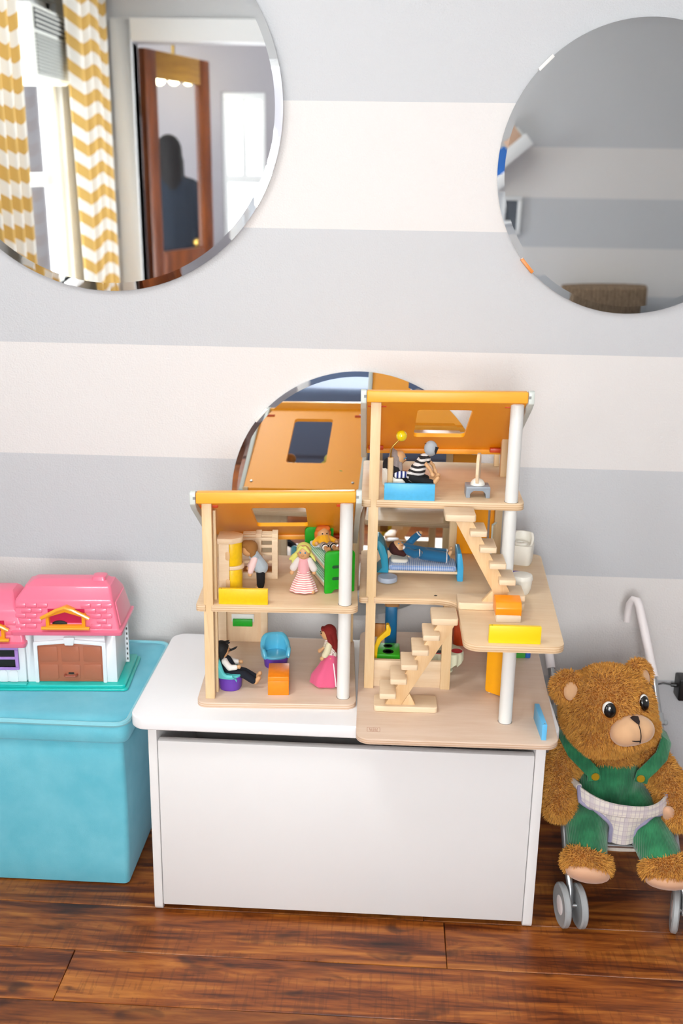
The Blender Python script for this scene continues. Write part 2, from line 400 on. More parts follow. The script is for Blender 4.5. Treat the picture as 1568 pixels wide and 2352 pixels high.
# ================================================================ FURNISHINGS THE MIRRORS SHOW
def chevron_mat():
    t = NT('yellow_white_chevron_cloth'); v = t.coord(); sp = t.n('ShaderNodeSeparateXYZ'); t.l(v, sp.inputs[0])
    tri = t.math('PINGPONG', sp.outputs[1], .055)
    z = t.math('SUBTRACT', sp.outputs[2], t.math('MULTIPLY', tri, .9))
    a = t.math('GREATER_THAN', t.math('FRACT', t.math('DIVIDE', z, .115)), .5)
    t.base(t.mix(a, lin('#d2aa5c'), lin('#e9e5dc'))); t.b.inputs['Roughness'].default_value = .9
    t.b.inputs['Transmission Weight'].default_value = 0; return t.m
CHEV = chevron_mat()
def curtain(label, y0, y1, x):
    n = 60; rows = []
    for z in (0.03, .6, 1.2, 1.8, 2.35):
        sp = 1 - .06 * math.sin(z * 1.4); ring = []
        for k in range(n + 1):
            u = k / n; yy = y0 + (y1 - y0) * (.5 + (u - .5) * sp); ring.append((x + .03 * math.sin(u * 2 * math.pi * 3.5 + .6 * z), yy, z))
        rows.append(ring)
    back = [[(p[0] - .004, p[1], p[2]) for p in r] for r in rows]
    m = M().loft([r + b[::-1] for r, b in zip(rows, back)])
    o = m.build('curtain', CHEV); tag(o, label, 'curtain', 'curtains of the side window'); return o
curtain('yellow and white chevron curtain at the left rim of the large mirror', -2.13, -1.70, -1.56)
curtain('yellow and white chevron curtain next to the white doorway trim', -3.44, -2.91, -1.56)
o = M().tube([(-1.56, -1.6, 2.38), (-1.56, -3.48, 2.38)], .012).build('curtain_rod', plain('dark_metal_rod', '#3a3a3d', .4, .8)); tag(o, 'dark metal curtain rod above the side window', 'curtain rod')
ac = thing('air_conditioner', 'off-white window air conditioner between the chevron curtains', 'air conditioner', (XL, -2.78, 1.825))
ACW = plain('aged_white_plastic', '#e3e4de', .5)
M().box(-.3, .06, -.235, .235, 0, .31).build('housing', ACW, ac, .012)
gv = plain('grey_grille', '#9da09c', .6)
M().box(.060, .066, -.21, .21, .205, .29).build('vent_panel', plain('dark_vent', '#56595a', .6), ac)
for k in range(12): M().box(.060, .070, -.21, .21, .02 + k * .0145, .027 + k * .0145).build('louver', gv, ac)
for k in range(4): M().box(.066, .070, -.21, .21, .215 + k * .02, .220 + k * .02).build('vent_slat', ACW, ac)
# wall behind the camera, right part: book ledge, picture, bed with pillow
sh = thing('book_ledge', 'white slanted wall ledge seen at the left rim of the right mirror', 'shelf', (.555, YF, 1.475))
M().box(-.20, .20, 0, .10, 0, .014).build('shelf_board', TRIMW, sh, .003); M().box(-.20, .20, .10, .112, 0, .07).build('front_lip', TRIMW, sh, .003); M().box(-.20, .20, 0, .012, .014, .12).build('back_board', TRIMW, sh, .003)
sh.rotation_euler = (0, R_(-40), 0)
for k, (cl, nm) in enumerate((('#2a6ec2', 'blue picture book leaning on the white wall ledge'), ('#d9b49a', 'pale pink picture book leaning on the white wall ledge'))):
    b = thing('picture_book', nm, 'book', (.555, YF, 1.475), group='books on the wall ledge'); b.rotation_euler = (0, R_(-40), 0)
    x0 = -.19 + .19 * k
    M().box(x0, x0 + .18, .03 + .012 * k, .045 + .012 * k, .016, .19 + .02 * k).build('cover', plain('book_cover_%d' % k, cl, .5), b, .001)
    M().box(x0 + .004, x0 + .182, .033 + .012 * k, .042 + .012 * k, .019, .187 + .02 * k).build('pages', plain('paper', '#ece6d6', .9), b)
pf = thing('framed_picture', 'small white framed picture below the book ledge in the right mirror', 'picture', (.560, YF, 1.14))
for b in ((-.12, .12, 0, .022), (-.12, .12, .178, .20), (-.12, -.098, .022, .178), (.098, .12, .022, .178)): M().box(b[0], b[1], 0, .02, b[2], b[3]).build('frame_bar', TRIMW, pf, .002)
M().box(-.098, .098, 0, .008, .022, .178).build('picture', plain('slate_print', '#5a6068', .5), pf)
bd = thing('daybed', 'slate blue upholstered daybed along the wall behind the camera', 'bed', (.45, -3.02, 0))
SL = plain('slate_blue_cover', '#5d6b86', .9, sheen=.3, bump=(300, .2)); WS = plain('white_sheet', '#e8eaf0', .9)
M().box(-.98, 1.45, -.46, .40, .10, .40).build('bed_base', SL, bd, .02); M().box(-.97, 1.44, -.45, .39, .40, .56).build('mattress', WS, bd, .04, 4)
M().box(-.99, 1.46, -.47, .41, .22, .58).build('blanket', SL, bd, .03, 4)
M().box(-.98, .02, -.47, -.37, .581, .84).build('back_rest', SL, bd, .03, 4)
for x in (-.9, 1.36):
    for y in (-.4, .34): M().box(x, x + .06, y, y + .06, 0, .10).build('leg', DW, bd, .004)
pw = blob([('e', (0, 0, 0), (300, 70, 200))], .012, 3)
for vtx in pw.vertices:
    vtx.co.x = math.copysign(min(abs(vtx.co.x) * 1.2, .225), vtx.co.x); vtx.co.z = math.copysign(min(abs(vtx.co.z) * 1.2, .155), vtx.co.z)
o = obj('pillow', pw, stripes('brown_knit', '#6f5b47', '#8d765e', .02, 'x', .4, .95, .03)); o.location = (1.14, -3.38, .735); o.rotation_euler = (R_(-10), R_(-1), 0)
tag(o, 'brown ribbed knit pillow showing at the bottom of the right mirror', 'pillow')
# person in the hallway, beyond the door's pane
pr = thing('person', 'person with long dark hair in a dark blue top standing behind the glazed door', 'person', (-1.52, -4.75, .002), R_(-20))
SK = plain('skin', '#c99b80', .5, sss=.1)
pp = [('e', (0, -5, 1530), (72, 88, 108)), ('c', (0, 5, 1390), (0, 5, 1450), 52, 48), ('c', (0, 5, 1050), (0, 5, 1280), 130, 140), ('c', (0, 0, 930), (0, 0, 1000), 150, 140)]
for s in (-1, 1):
    pp += [('c', (s * 150, 5, 1320), (s * 60, 5, 1370), 55, 50), ('c', (s * 165, 5, 1310), (s * 200, 10, 1060), 48, 40), ('c', (s * 200, 10, 1060), (s * 190, -80, 850), 38, 28),
           ('c', (s * 190, -85, 845), (s * 186, -115, 775), 30, 24), ('c', (s * 85, 0, 900), (s * 90, -5, 500), 85, 58), ('c', (s * 90, -5, 490), (s * 92, 20, 90), 56, 38), ('c', (s * 92, 10, 50), (s * 100, -130, 38), 40, 34)]
    pp += [('c', (s * 186 + q, -112, 775), (s * 184 + q, -126, 700 + abs(q) * 1.2), 9, 7) for q in (-18, -6, 6, 18)] + [('c', (s * 168, -112, 800), (s * 148, -135, 750), 10, 8)]
obj('body', blob(pp, .016, 2), SK, pr)
tp = [('c', (0, 5, 940), (0, 5, 1290), 160, 152)] + [('c', (s * 165, 5, 1310), (s * 200, 10, 1060), 62, 54) for s in (-1, 1)] + [('c', (s * 200, 10, 1060), (s * 192, -70, 880), 52, 44) for s in (-1, 1)] + [('c', (-130, 5, 1330), (130, 5, 1330), 64, 64)]
obj('shirt', blob(tp, .02, 3), plain('dark_blue_shirt', '#1c2836', .9), pr)
obj('trousers', blob([('c', (0, 0, 900), (0, 0, 980), 172, 160)] + [('c', (s * 88, 0, 900), (s * 92, 0, 110), 100, 66) for s in (-1, 1)], .02, 3), plain('dark_trousers', '#1b2230', .9), pr)
obj('hair', blob([('e', (0, 14, 1552), (88, 100, 112)), ('c', (0, 60, 1500), (0, 90, 1240), 80, 66), ('c', (-62, 20, 1500), (-70, 30, 1280), 36, 30), ('c', (62, 20, 1500), (70, 30, 1280), 36, 30)], .016, 2), plain('dark_hair', '#0c0a0a', .8), pr)
for s in (-1, 1): M(.001).ell((s * 28, -90, 1535), (9, 6, 6)).build('eye', plain('eye_dark', '#1a1412', .2), pr)
hl = thing('hall_lamp', 'brass hall lamp with three glowing round bulbs on the ceiling', 'lamp', (-1.57, -5.25, ZC))
M().lathe([(.001, 0), (.06, 0), (.06, -.02), (.012, -.03), (.012, -.52), (.001, -.52)], n=16).build('stem', MATS['brass'], hl)
bu = NT('glowing_bulb'); bu.b.inputs['Emission Color'].default_value = (1, .82, .45, 1); bu.b.inputs['Emission Strength'].default_value = 9
for k in range(3):
    M().tube([(0, 0, -.50), ((k - 1) * .10, .01, -.52)], .008).build('arm', MATS['brass'], hl); M().ell(((k - 1) * .10, .01, -.565), .04).build('bulb', bu.m, hl)
# ================================================================ MIRRORS
mm = NT('silvered_glass'); mm.base((.93, .95, .945, 1)); mm.b.inputs['Metallic'].default_value = 1; mm.b.inputs['Roughness'].default_value = 0.0; mm.b.inputs['Specular IOR Level'].default_value = .5
MIR = mm.m; MBK = plain('mirror_backing', '#8f9494', .6)
def mirror(label, x, z, r, tilt, clips, bev, bd_=.0003):
    # tilt: top edge leans out of the wall; the lowest rim point touches the wall
    o = thing('round_mirror', label, 'mirror', (x, -.004 - r * math.sin(R_(tilt)) - .006, z), 0, 'round wall mirrors'); o.rotation_euler = (R_(tilt), 0, 0)
    M().lathe([(.0005, 0), (r - bev, 0), (r, bd_), (r, .006), (.0005, .006)], n=160, ax='y').build('glass', MIR, o, smooth=False)
    M().lathe([(.0005, .0061), (r - .03, .0061), (r - .03, .0092), (.0005, .0092)], n=96, ax='y').build('backing', MBK, o)
    for a, c in clips:
        m = M().box(-.019, .019, -.0035, .011, r - .004, r + .003)
        m.xf(Matrix.Rotation(R_(a), 4, 'Y')); m.build('clip', c, o, .0008)
CLW = plain('white_clip', '#ecebe6', .4); CLO = plain('orange_clip', '#e89042', .4)
mirror('largest round mirror with polished rim at upper left reflecting a curtain and a doorway', -.627, 1.579, .385, 1.5, [], .017, .0010)
mirror('round mirror with white and orange clips at upper right reflecting the striped wall behind', .503, 1.4615, .293, 1.45, [(-45, CLW), (-132, CLO)], .015)
mirror('round mirror low on the wall behind the toy dollhouses', -.069, .736, .293, 0.0, [(-50, CLW)], .012)

# ================================================================ WHITE TOY CHEST
WHT = plain('white_laminate', '#e7e6e5', .42, bump=(900, .05)); WHT2 = plain('white_lid_laminate', '#f0f0f1', .42, bump=(900, .05))
ch = thing('toy_chest', 'white laminate toy chest carrying the two dollhouses', 'chest', (-.0655, -.20, 0))
def pan(n, x0, x1, y0, y1, z0, z1, b=.002, mat=WHT): return M().box(x0, x1, y0, y1, z0, z1).build(n, mat, ch, b)
M().prism(rpoly([(-.41, -.222 - .14 + 0), (.402, -.222 - .14), (.402, .188 - .14), (-.41, .188 - .14)], .032, 8), .417, .442).build('lid', WHT2, ch, .003, 3).location = (0, 0, 0)
M().prism(rpoly([(-.34, 0), (.046, 0), (.046, .417), (-.34, .417)], [.012, 0, 0, 0], 5), -.3795, -.3625, 'x').build('side_panel', WHT, ch, .0015)
M().prism(rpoly([(-.34, 0), (.046, 0), (.046, .417), (-.34, .417)], [.012, 0, 0, 0], 5), .3605, .3795, 'x').build('side_panel', WHT, ch, .0015)
pan('drawer_front', -.3615, .3595, -.339, -.321, .014, .383)
pan('back_panel', -.3620, .3600, .034, .044, .012, .4165); pan('bottom_panel', -.3620, .3600, -.318, .033, .03, .045)

# ================================================================ TURQUOISE OTTOMAN
def suede():
    t = NT('turquoise_suede'); v = t.coord(); f = t.noise(v, 7, 4, .6); g = t.noise(v, 900, 2); k = t.noise(v, 22, 3)
    t.base(t.ramp(t.math('ADD', t.math('MULTIPLY', f, .6), t.math('MULTIPLY', k, .4)), [(.3, lin('#59b9cd')), (.7, lin('#79cbdc'))]))
    t.b.inputs['Roughness'].default_value = .95; t.b.inputs['Sheen Weight'].default_value = .6; t.b.inputs['Sheen Tint'].default_value = lin('#bfe8ff')
    t.bump(t.math('ADD', g, t.math('MULTIPLY', f, 2.)), .25, .002); return t.m
SUE = suede()
ot = thing('storage_ottoman', 'turquoise suede storage ottoman with piped lid left of the white chest', 'ottoman', (-.72, -.268, 0))
def soft_box(x0, x1, y0, y1, z0, z1, r, bulge, nz=7):
    rs = []
    for k in range(nz):
        u = k / (nz - 1); b = bulge * math.sin(math.pi * u); rs.append([(p[0], p[1], z0 + (z1 - z0) * u) for p in rrect(x0 - b, x1 + b, y0 - b, y1 + b, r, 5)])
    return M().loft(rs)
soft_box(-.203, .203, -.198, .20, .002, .338, .012, .004).build('body', SUE, ot, .004)
ld = soft_box(-.212, .214, -.206, .205, .334, .376, .025, .003).build('lid', SUE, ot, .005, 3)
for z in (.3765,):
    p = rrect(-.211, .213, -.205, .204, .027, 8); p = [(a, b, z) for a, b in p]; M().tube(p + p[:2], .0055, 8).build('piping', plain('turquoise_piping', '#86cbd8', .9, sheen=.4), ld)
p = rrect(-.208, .21, -.203, .201, .025, 6)
M().loft([[(a * s, b * s, z) for a, b in p] for s, z in ((1, .374), (.97, .379), (.8, .3795), (.3, .380))]).build('cushion_top', SUE, ld)

# ================================================================ PINK PLASTIC TOY HOUSE
PF = Frame((-.5486, -.3313, .3805), 4.5)
ph = thing('plastic_toy_house', 'pink-roofed white plastic toy house on a turquoise base, on the ottoman', 'toy house', PF.o, PF.a)
PK = plain('pink_plastic', '#ee7390', .3, coat=.3); PKD = plain('magenta_plastic', '#c2184e', .4); PWH = plain('white_toy_plastic', '#eef0f3', .35); TEAL = plain('teal_plastic', '#1fc0b6', .3, coat=.2)
ORP = plain('orange_plastic', '#fba21c', .3, coat=.3); BRN = plain('terracotta_plastic', '#b3694c', .4); PUR = plain('lilac_plastic', '#b78bd6', .35); BLK = plain('opening_shade_black', '#0d1512', .6)  # BLK: black colour standing in for shade inside openings
m_ = lambda: M(.001)
m_().prism(rrect(-372, 10, -1, 172, 10), 0, 5).build('base', TEAL, ph, 1.5)
m_().prism(rrect(-370, 4, 4, 166, 8), 5, 12).build('base_step', TEAL, ph, 1.5)
m_().box(-368, -203, 0, 14, 12, 15).build('porch_step', TEAL, ph, 1)
def stack(name, levels, mat, parent, r=6):
    return m_().loft([[(a, b, z) for a, b in rrect(x0, x1, y0, y1, r, 4)] for z, x0, x1, y0, y1 in levels]).build(name, mat, parent)
gw = m_()
gw.box(-205, -186, 19, 150, 12, 126).box(-38, -15, 19, 150, 12, 126).box(-186, -38, 19, 150, 102, 126).box(-186, -38, 130, 150, 12, 102)
gw.build('garage_wall', PWH, ph, 1.2)
m_().prism(rpoly([(-188, 12), (-180, 12), (-180, 97), (-112, 103), (-44, 97), (-44, 12), (-36, 12), (-36, 105), (-112, 112), (-188, 105)], 2, 2), 15, 20, 'y').build('door_casing', PWH, ph, .8)
m_().prism(rpoly([(-121, 99), (-103, 99), (-100, 117), (-124, 117)], 2, 2), 12, 19, 'y').build('keystone', PWH, ph, .8)
gd = m_().prism(rpoly([(-182, 13), (-42, 13), (-42, 96), (-112, 102), (-182, 96)], 0), 19.5, 24, 'y').build('garage_door', BRN, ph, .5)
pm = m_().prism(rrect(-19, 19, -17, 17, 3, 3), 18.2, 20, 'y').mesh('door_panel', .6); pm.materials.append(BRN)
for i in range(3):
    for j in range(2):
        o = bpy.data.objects.new('door_panel', pm); COL.objects.link(o); o.parent = gd; o.location = ((-158 + 46 * i) * .001, 0, (36 + 41 * j) * .001)
m_().tube([(-124, 20, 30), (-124, 11, 30), (-122, 9, 30), (-102, 9, 30), (-100, 11, 30), (-100, 20, 30)], 2.6, 8).build('door_handle', plain('dark_terracotta', '#a0503a', .35), gd)
m_().prism(rrect(-118, -106, 31, 35, 1, 2), 18.0, 19, 'y').build('handle_slot', BLK, gd)
rf = stack('roof', [(124, -230, 0, 7, 160), (126, -231, 1, 6, 161), (132, -231, 1, 6, 161), (134, -229, -4, 12, 156), (136, -228, -5, 14, 155), (191, -224, -17, 27, 141), (196, -222, -20, 32, 138), (213, -210, -27, 54, 122), (216, -209, -29, 56, 120), (217, -205, -33, 62, 115), (225, -194, -41, 72, 106), (226, -188, -46, 78, 100)], PK, ph)
stack('chimney_cap', [(222, -72, -40, 70, 105), (231, -70, -42, 72, 103), (233, -66, -46, 76, 99)], PK, rf, 6)
stack('side_recess', [(140, -8, -3.4, 26, 140), (188, -17, -13.5, 36, 130)], PK, rf, 5)
# raised shingles on the front slopes
def shingles(parent, x0, x1, z0, z1, y_at, rows, wid, skip):
    sm = m_().prism(rrect(-wid / 2 + .6, wid / 2 - .6, -.5 * (z1 - z0) / rows + .6, .5 * (z1 - z0) / rows - .6, 2, 2), -2.6, 0, 'y').mesh('shingle', .9, 2); sm.materials.append(PK)
    for r in range(rows):
        zc = z0 + (r + .5) * (z1 - z0) / rows; x = x0 + wid / 2 + (wid / 2 if r % 2 else 0)
        while x + wid / 2 <= x1 + 1:
            if not skip(x, zc):
                o = bpy.data.objects.new('shingle', sm); COL.objects.link(o); o.parent = parent
                o.location = (x * .001, y_at(zc) * .001, zc * .001); o.rotation_euler = (math.atan(-(y_at(z1) - y_at(z0)) / (z1 - z0)), 0, 0)
            x += wid
shingles(rf, -222, -20, 137, 190, lambda z: 14.4 + (z - 136) * (13 / 55), 5, 22.5, lambda x, z: abs(x + 115) < (30 if z > 180 else 47 if z > 170 else 60))
def dormer(parent, cx, z0, w, h, y):
    a, b = w / 2, w / 2 + 9; f = m_()
    out = [(-a, z0), (a, z0), (a, z0 + h * .62), (0, z0 + h), (-a, z0 + h * .62)]; t = 7
    inn = [(-a + t, z0 + t), (a - t, z0 + t), (a - t, z0 + h * .62 - 3), (0, z0 + h - t * 1.5), (-a + t, z0 + h * .62 - 3)]
    n = 5
    for yy in (0,):
        f.add([(cx + p[0], y - 8, p[1]) for p in out] + [(cx + p[0], y - 8, p[1]) for p in inn] + [(cx + p[0], y + 16, p[1]) for p in out] + [(cx + p[0], y + 16, p[1]) for p in inn],
              [(i, (i + 1) % n, n + (i + 1) % n, n + i) for i in range(n)] + [(2 * n + i, 3 * n + i, 3 * n + (i + 1) % n, 2 * n + (i + 1) % n) for i in range(n)]
              + [(i, 2 * n + i, 2 * n + (i + 1) % n, (i + 1) % n) for i in range(n)] + [(n + i, n + (i + 1) % n, 3 * n + (i + 1) % n, 3 * n + i) for i in range(n)])
    fr = f.build('dormer_frame', ORP, parent, 1.0)
    m_().tube([(cx - b, y - 9, z0 + h * .50), (cx - w * .2, y - 9, z0 + h * .88), (cx, y - 9, z0 + h * .99), (cx + w * .2, y - 9, z0 + h * .88), (cx + b, y - 9, z0 + h * .50)], 4.2, 8).build('dormer_hood', ORP, fr)
    m_().tube([(cx - b, y - 9, z0 + 2), (cx + b, y - 9, z0 + 2)], 4.0, 8).build('dormer_sill', ORP, fr)
    m_().box(cx - a + 3, cx + a - 3, y + 3, y + 5, z0 + 4, z0 + h * .84).build('dormer_back', PKD, fr)
    m_().ell((cx - a * .35, y + 3, z0 + 8), (16, 2.5, 7)).build('dormer_gap_shade', BLK, fr)  # dark ellipse paints the shade inside the dormer
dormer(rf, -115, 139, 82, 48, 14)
# lower wing on the left
lw = m_().box(-372, -206, 13, 150, 15, 101); lw.build('wing_wall', PWH, ph, 1.2)
bm_ = m_().prism(rpoly([(-9, 0), (9, 0), (9, 22), (5, 27), (-5, 27), (-9, 22)], 2, 2), 11, 13.5, 'y').mesh('wing_board', .5); bm_.materials.append(PWH)
for k in range(7):
    o = bpy.data.objects.new('wing_board', bm_); COL.objects.link(o); o.parent = ph; o.location = ((-232 - 22 * k) * .001, 0, .0155)
lr = stack('wing_roof', [(98, -374, -201, 1, 158), (100, -375, -200, 0, 159), (107, -375, -200, 0, 159), (109, -372, -203, 6, 154), (150, -372, -209, 15, 146), (168, -372, -216, 20, 142), (175, -372, -222, 26, 138), (198, -372, -234, 56, 118), (203, -372, -238, 64, 110)], PK, ph)
shingles(lr, -366, -212, 112, 164, lambda z: 7.2 + (z - 110) * (12.5 / 55), 5, 22.5, lambda x, z: abs(x + 288) < 56)
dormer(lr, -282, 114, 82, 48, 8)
wn = m_()
for b in ((-312, -219, 44, 51), (-312, -219, 90, 98), (-312, -305, 51, 90), (-226, -219, 51, 90), (-268, -263, 51, 90), (-305, -226, 68, 73)): wn.box(b[0], b[1], 8, 15, b[2], b[3])
wf_ = wn.build('window_frame', PUR, ph, .8); m_().box(-308, -222, 12.2, 13.4, 46, 96).build('window_opening_shade', BLK, wf_)  # black sheet paints the shade behind the window bars
# hinge strip with slots on the right end
hs = m_().box(-15, -7, 118, 122, 14, 128).build('hinge_strip', PWH, ph, .6)
for k in range(9): m_().box(-12, -9, 117.2, 118.5, 20 + k * 12, 25 + k * 12).build('hinge_slot', plain('slot_grey', '#55524e', .7), hs)

# ================================================================ WOODEN DOLLHOUSES
LH = Frame((-.3375, -.5064, .442), 3.0); RH = Frame((-.0334, -.6258, .442), 1.0)
PLY = wood('birch_plywood', '#e6cba8', '#dcbb92', 'x', 40, .5, plies=.0042); PLYR = wood('plywood_warm', '#dcc4af', '#d3b69c', 'x', 40, .5, plies=.0042)
POST = wood('maple_post', '#e8cba0', '#dfbb88', 'z', 50, .5); PALE = wood('pale_maple', '#ead2b2', '#e0c29c', 'x', 50, .55)
ORG = plain('orange_lacquer', '#ffa60f', .42, coat=0); ORB = wood('orange_stained_bar', '#fbb03a', '#f7a42a', 'x', 40, .4); REDO = plain('red_orange_lacquer', '#c9430f', .4)
PIPE = plain('white_pipe', '#e3e2de', .4); GRT = plain('pale_grey_green_trim', '#cfd4cd', .4); MET = plain('screw_metal', '#b3b1ae', .3, 1); EDGE = wood('plywood_edge', '#e3c093', '#c79d6c', 'x', 90, .6, 30)
def plate(name, poly, rad, z0, z1, parent, mat=PLY): return m_().prism(rpoly(poly, rad, 6), z0, z1).build(name, mat, parent, 1.2, 2)
def cpost(x0, x1, y0, y1, cuts, top, parent, z0=11.5):
    """front post: full width between plates, a narrow tenon through each plate"""
    L, Rr = [], []; z = z0; c = (x0 + x1) / 2
    for a, b in cuts:
        L += [(x0, z), (x0, a - .2), (c - 5.5, a - .2), (c - 5.5, b + .2)]; Rr += [(x1, z), (x1, a - .2), (c + 5.5, a - .2), (c + 5.5, b + .2)]; z = b + .2
    L += [(x0, z), (x0, top)]; Rr += [(x1, z), (x1, top)]
    m_().prism(Rr + L[::-1], y0, y1, 'y').build('post', POST, parent, .8)
def pipe(x, y, z0, z1, parent):
    m_().lathe([(.1, z0), (12.4, z0), (12.4, z1 - 2), (10.5, z1), (.1, z1)], (x, y, 0), 28).build('pipe', PIPE, parent)
    m_().lathe([(12.5, z0), (13.3, z0), (13.3, z0 + .25), (12.5, z0 + .25), (12.5, z0)], (x, y, 0), 28).build('pipe_gap_shade', plain('gap_shade_ring', '#6b5642', .8), parent)  # dark ring paints the shade in the gap round the pipe
def roof(parent, x0, x1, ya, za, yb, zb, hole, lift):
    """lean-to roof: bar in front, holed panel falling to the back, grey trims on both ends"""
    sh = lambda m: (setattr(m, 'v', [(p[0], p[1], p[2] + (p[0] - x0) * lift) for p in m.v]), m)[1]
    sh(m_().box(x0, x1, ya - 8, ya + 12, za - 2, za + 19)).build('roof_bar', ORB, parent, 2.5, 3)
    sl = (zb - za) / (yb - ya); zz = lambda y: za + sl * (y - ya); hx0, hx1, hy0, hy1 = hole; t = 8
    inner = rpoly([(hx0, hy0), (hx1, hy0), (hx1, hy1), (hx0, hy1)], 8, 5)
    # panel as a frame of faces: outer rectangle resampled to match the rounded hole
    n = len(inner); q = n // 4; outer = []
    for c, (cx, cy) in enumerate(((x0, ya + 8), (x1, ya + 8), (x1, yb), (x0, yb))): outer += [(cx, cy)] * q
    pm = m_(); V = []
    for dz in (0, t):
        V += [(p[0], p[1], zz(p[1]) + dz) for p in outer] + [(p[0], p[1], zz(p[1]) + dz) for p in inner]
    F = []
    for i in range(n):
        j = (i + 1) % n
        F += [(i, n + i, n + j, j) if outer[i] != outer[j] else (i, n + i, n + j), (2 * n + i, 2 * n + j, 3 * n + j, 3 * n + i) if outer[i] != outer[j] else (2 * n + i, 3 * n + j, 3 * n + i), (n + i, 3 * n + i, 3 * n + j, n + j)]
        if outer[i] != outer[j]: F.append((i, j, 2 * n + j, 2 * n + i))
    pm.add(V, F); p_ = sh(pm).build('roof_panel', ORG, parent, 0, smooth=False)
    sh(m_().box(x0, x1, yb - 6, yb + 4, zz(yb) - 9, zz(yb) + 2)).build('rear_bar', ORB, parent, 1.5)
    for xx in (x0 + 16, x1 - 16):
        o = m_().lathe([(.1, 0), (4, 0), (3.2, 1.8), (.1, 2.2)], n=12).build('screw', MET, p_, loc=(xx * .001, (yb - 22) * .001, (zz(yb - 22) + t + (xx - x0) * lift) * .001)); o.rotation_euler = (math.atan(sl), 0, 0)
    for a, b in ((x0 - 11, x0 - .5), (x1 + .5, x1 + 11)):
        pr = [(ya - 9, za - 3), (ya + 8, za - 16), (yb - 6, zz(yb) - 19), (yb + 8, zz(yb) - 10), (yb + 8, zz(yb) + 6), (ya + 12, za + 17), (ya + 2, za + 21), (ya - 9, za + 20)]
        sh(m_().prism(rpoly(pr, 5, 4), a, b, 'x')).build('roof_trim', GRT, parent, 1.2)
        c = b if a < x0 else a
        sh(m_().box(c - 4.5 if a < x0 else c, c if a < x0 else c + 4.5, ya - 9.6, ya - 8.8, za + 7, za + 12)).build('trim_slot_shade', plain('slot_shade_grey', '#8c8e8a', .6), parent)  # grey patches paint the shade in the trim's slots
# ---- left house
lh = thing('wooden_dollhouse', 'smaller two-storey wooden dollhouse with orange roof, left half of the chest', 'dollhouse', LH.o, LH.a)
plate('base', [(-18, -4), (290, -4), (290, 316), (-18, 316)], 20, 0, 11.5, lh, PLYR)
plate('floor_plate', [(-17, 10), (1.5, 10), (1.5, 32), (12.5, 32), (12.5, 10), (290, 10), (290, 316), (-17, 316)], [14, 0, 0, 0, 0, 16, 16, 16], 193, 206, lh)
cpost(-2, 16, 12, 30, [(193, 206)], 406, lh)
for a, b in ((11.5, 193), (206, 384)): m_().box(3, 20, 40, 54, a, b).build('inner_post', POST, lh, .8)
for a, b, t in ((11.5, 193, 0), (206, 262, 0)):
    for x in (-12, 273): m_().box(x, x + 14, 298, 312, a, b).build('rear_post', POST, lh, .8)
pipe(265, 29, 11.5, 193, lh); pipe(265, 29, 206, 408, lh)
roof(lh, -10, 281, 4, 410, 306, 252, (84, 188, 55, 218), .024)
for x0_, x1_ in ((-8, 26), (246, 277)): m_().box(x0_, x1_, 30, 48, 392 + x0_ * .024, 400 + x0_ * .024).build('roof_bracket', REDO, lh, 1)
for x0_, x1_ in ((20, 78), (200, 268)): m_().box(x0_, x1_, 283, 300, 256, 263).build('rear_bracket', REDO, lh, 1)
# back partition with front door
m_().box(-12, 9, 284, 297, 11.5, 193).build('door_jamb', PALE, lh, 1); m_().box(84, 99, 284, 297, 11.5, 193).build('door_jamb', PALE, lh, 1)
fd = m_().box(9, 84, 290, 296, 11.5, 193).build('front_door', wood('pale_door', '#ecd0ac', '#e2bf97', 'z', 40, .55), lh, .8)
m_().box(20, 69, 286.5, 289.8, 60, 78).build('flap_bracket', PIPE, fd, .8); m_().box(23, 66, 279, 286.4, 52, 68).build('letter_flap', plain('green_lacquer', '#12a31c', .4, var=(200, .08)), fd, .8)
# ---- right house
rh = thing('wooden_dollhouse', 'taller three-storey wooden dollhouse with terrace, right half of the chest', 'dollhouse', RH.o, RH.a)
bs = plate('base', [(-10, -1), (355, -1), (387, 500), (-10, 500)], 26, 0, 11.5, rh, PLYR)
plate('terrace_plate', [(-12, 202), (6, 202), (6, 224), (17, 224), (17, 202), (138, 205), (163, 198), (177, 184), (174, -14), (348, -14), (386, 500), (-12, 500)], [14, 0, 0, 0, 0, 20, 14, 14, 26, 22, 16, 14], 193, 206, rh)
plate('floor_plate', [(-12, 202), (6, 202), (6, 224), (17, 224), (17, 202), (296, 202), (306, 538), (-12, 538)], [14, 0, 0, 0, 0, 16, 14, 14], 388, 402, rh)
cpost(2, 21, 204, 222, [(193, 206), (388, 402)], 588, rh)
m_().box(154, 173, 208, 224, 11.5, 193).build('post', POST, rh, .8)
m_().box(21, 154, 212, 222, 48, 69).build('half_wall_rail', PALE, rh, .8); m_().box(21, 154, 215, 221, 11.5, 48).build('half_wall_panel', PALE, rh, .4)
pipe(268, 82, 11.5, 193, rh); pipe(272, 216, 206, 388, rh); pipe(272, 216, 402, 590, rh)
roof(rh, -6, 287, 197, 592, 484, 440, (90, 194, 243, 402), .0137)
for x0_, x1_ in ((-4, 31), (250, 286)): m_().box(x0_, x1_, 223, 240, 576 + x0_ * .0137, 580 + x0_ * .0137).build('roof_bracket', REDO, rh, 1)
for x0_, x1_ in ((-2, 30), (256, 284)): m_().box(x0_, x1_, 458, 472, 443, 452).build('rear_bracket', REDO, rh, 1)
m_().box(274, 290, 412, 430, 402, 486).build('rear_post', POST, rh, 1); m_().box(272, 283, 505, 519, 402, 436).build('rear_post', POST, rh, 1)
m_().box(2, 16, 440, 454, 402, 455).build('rear_post', POST, rh, 1)
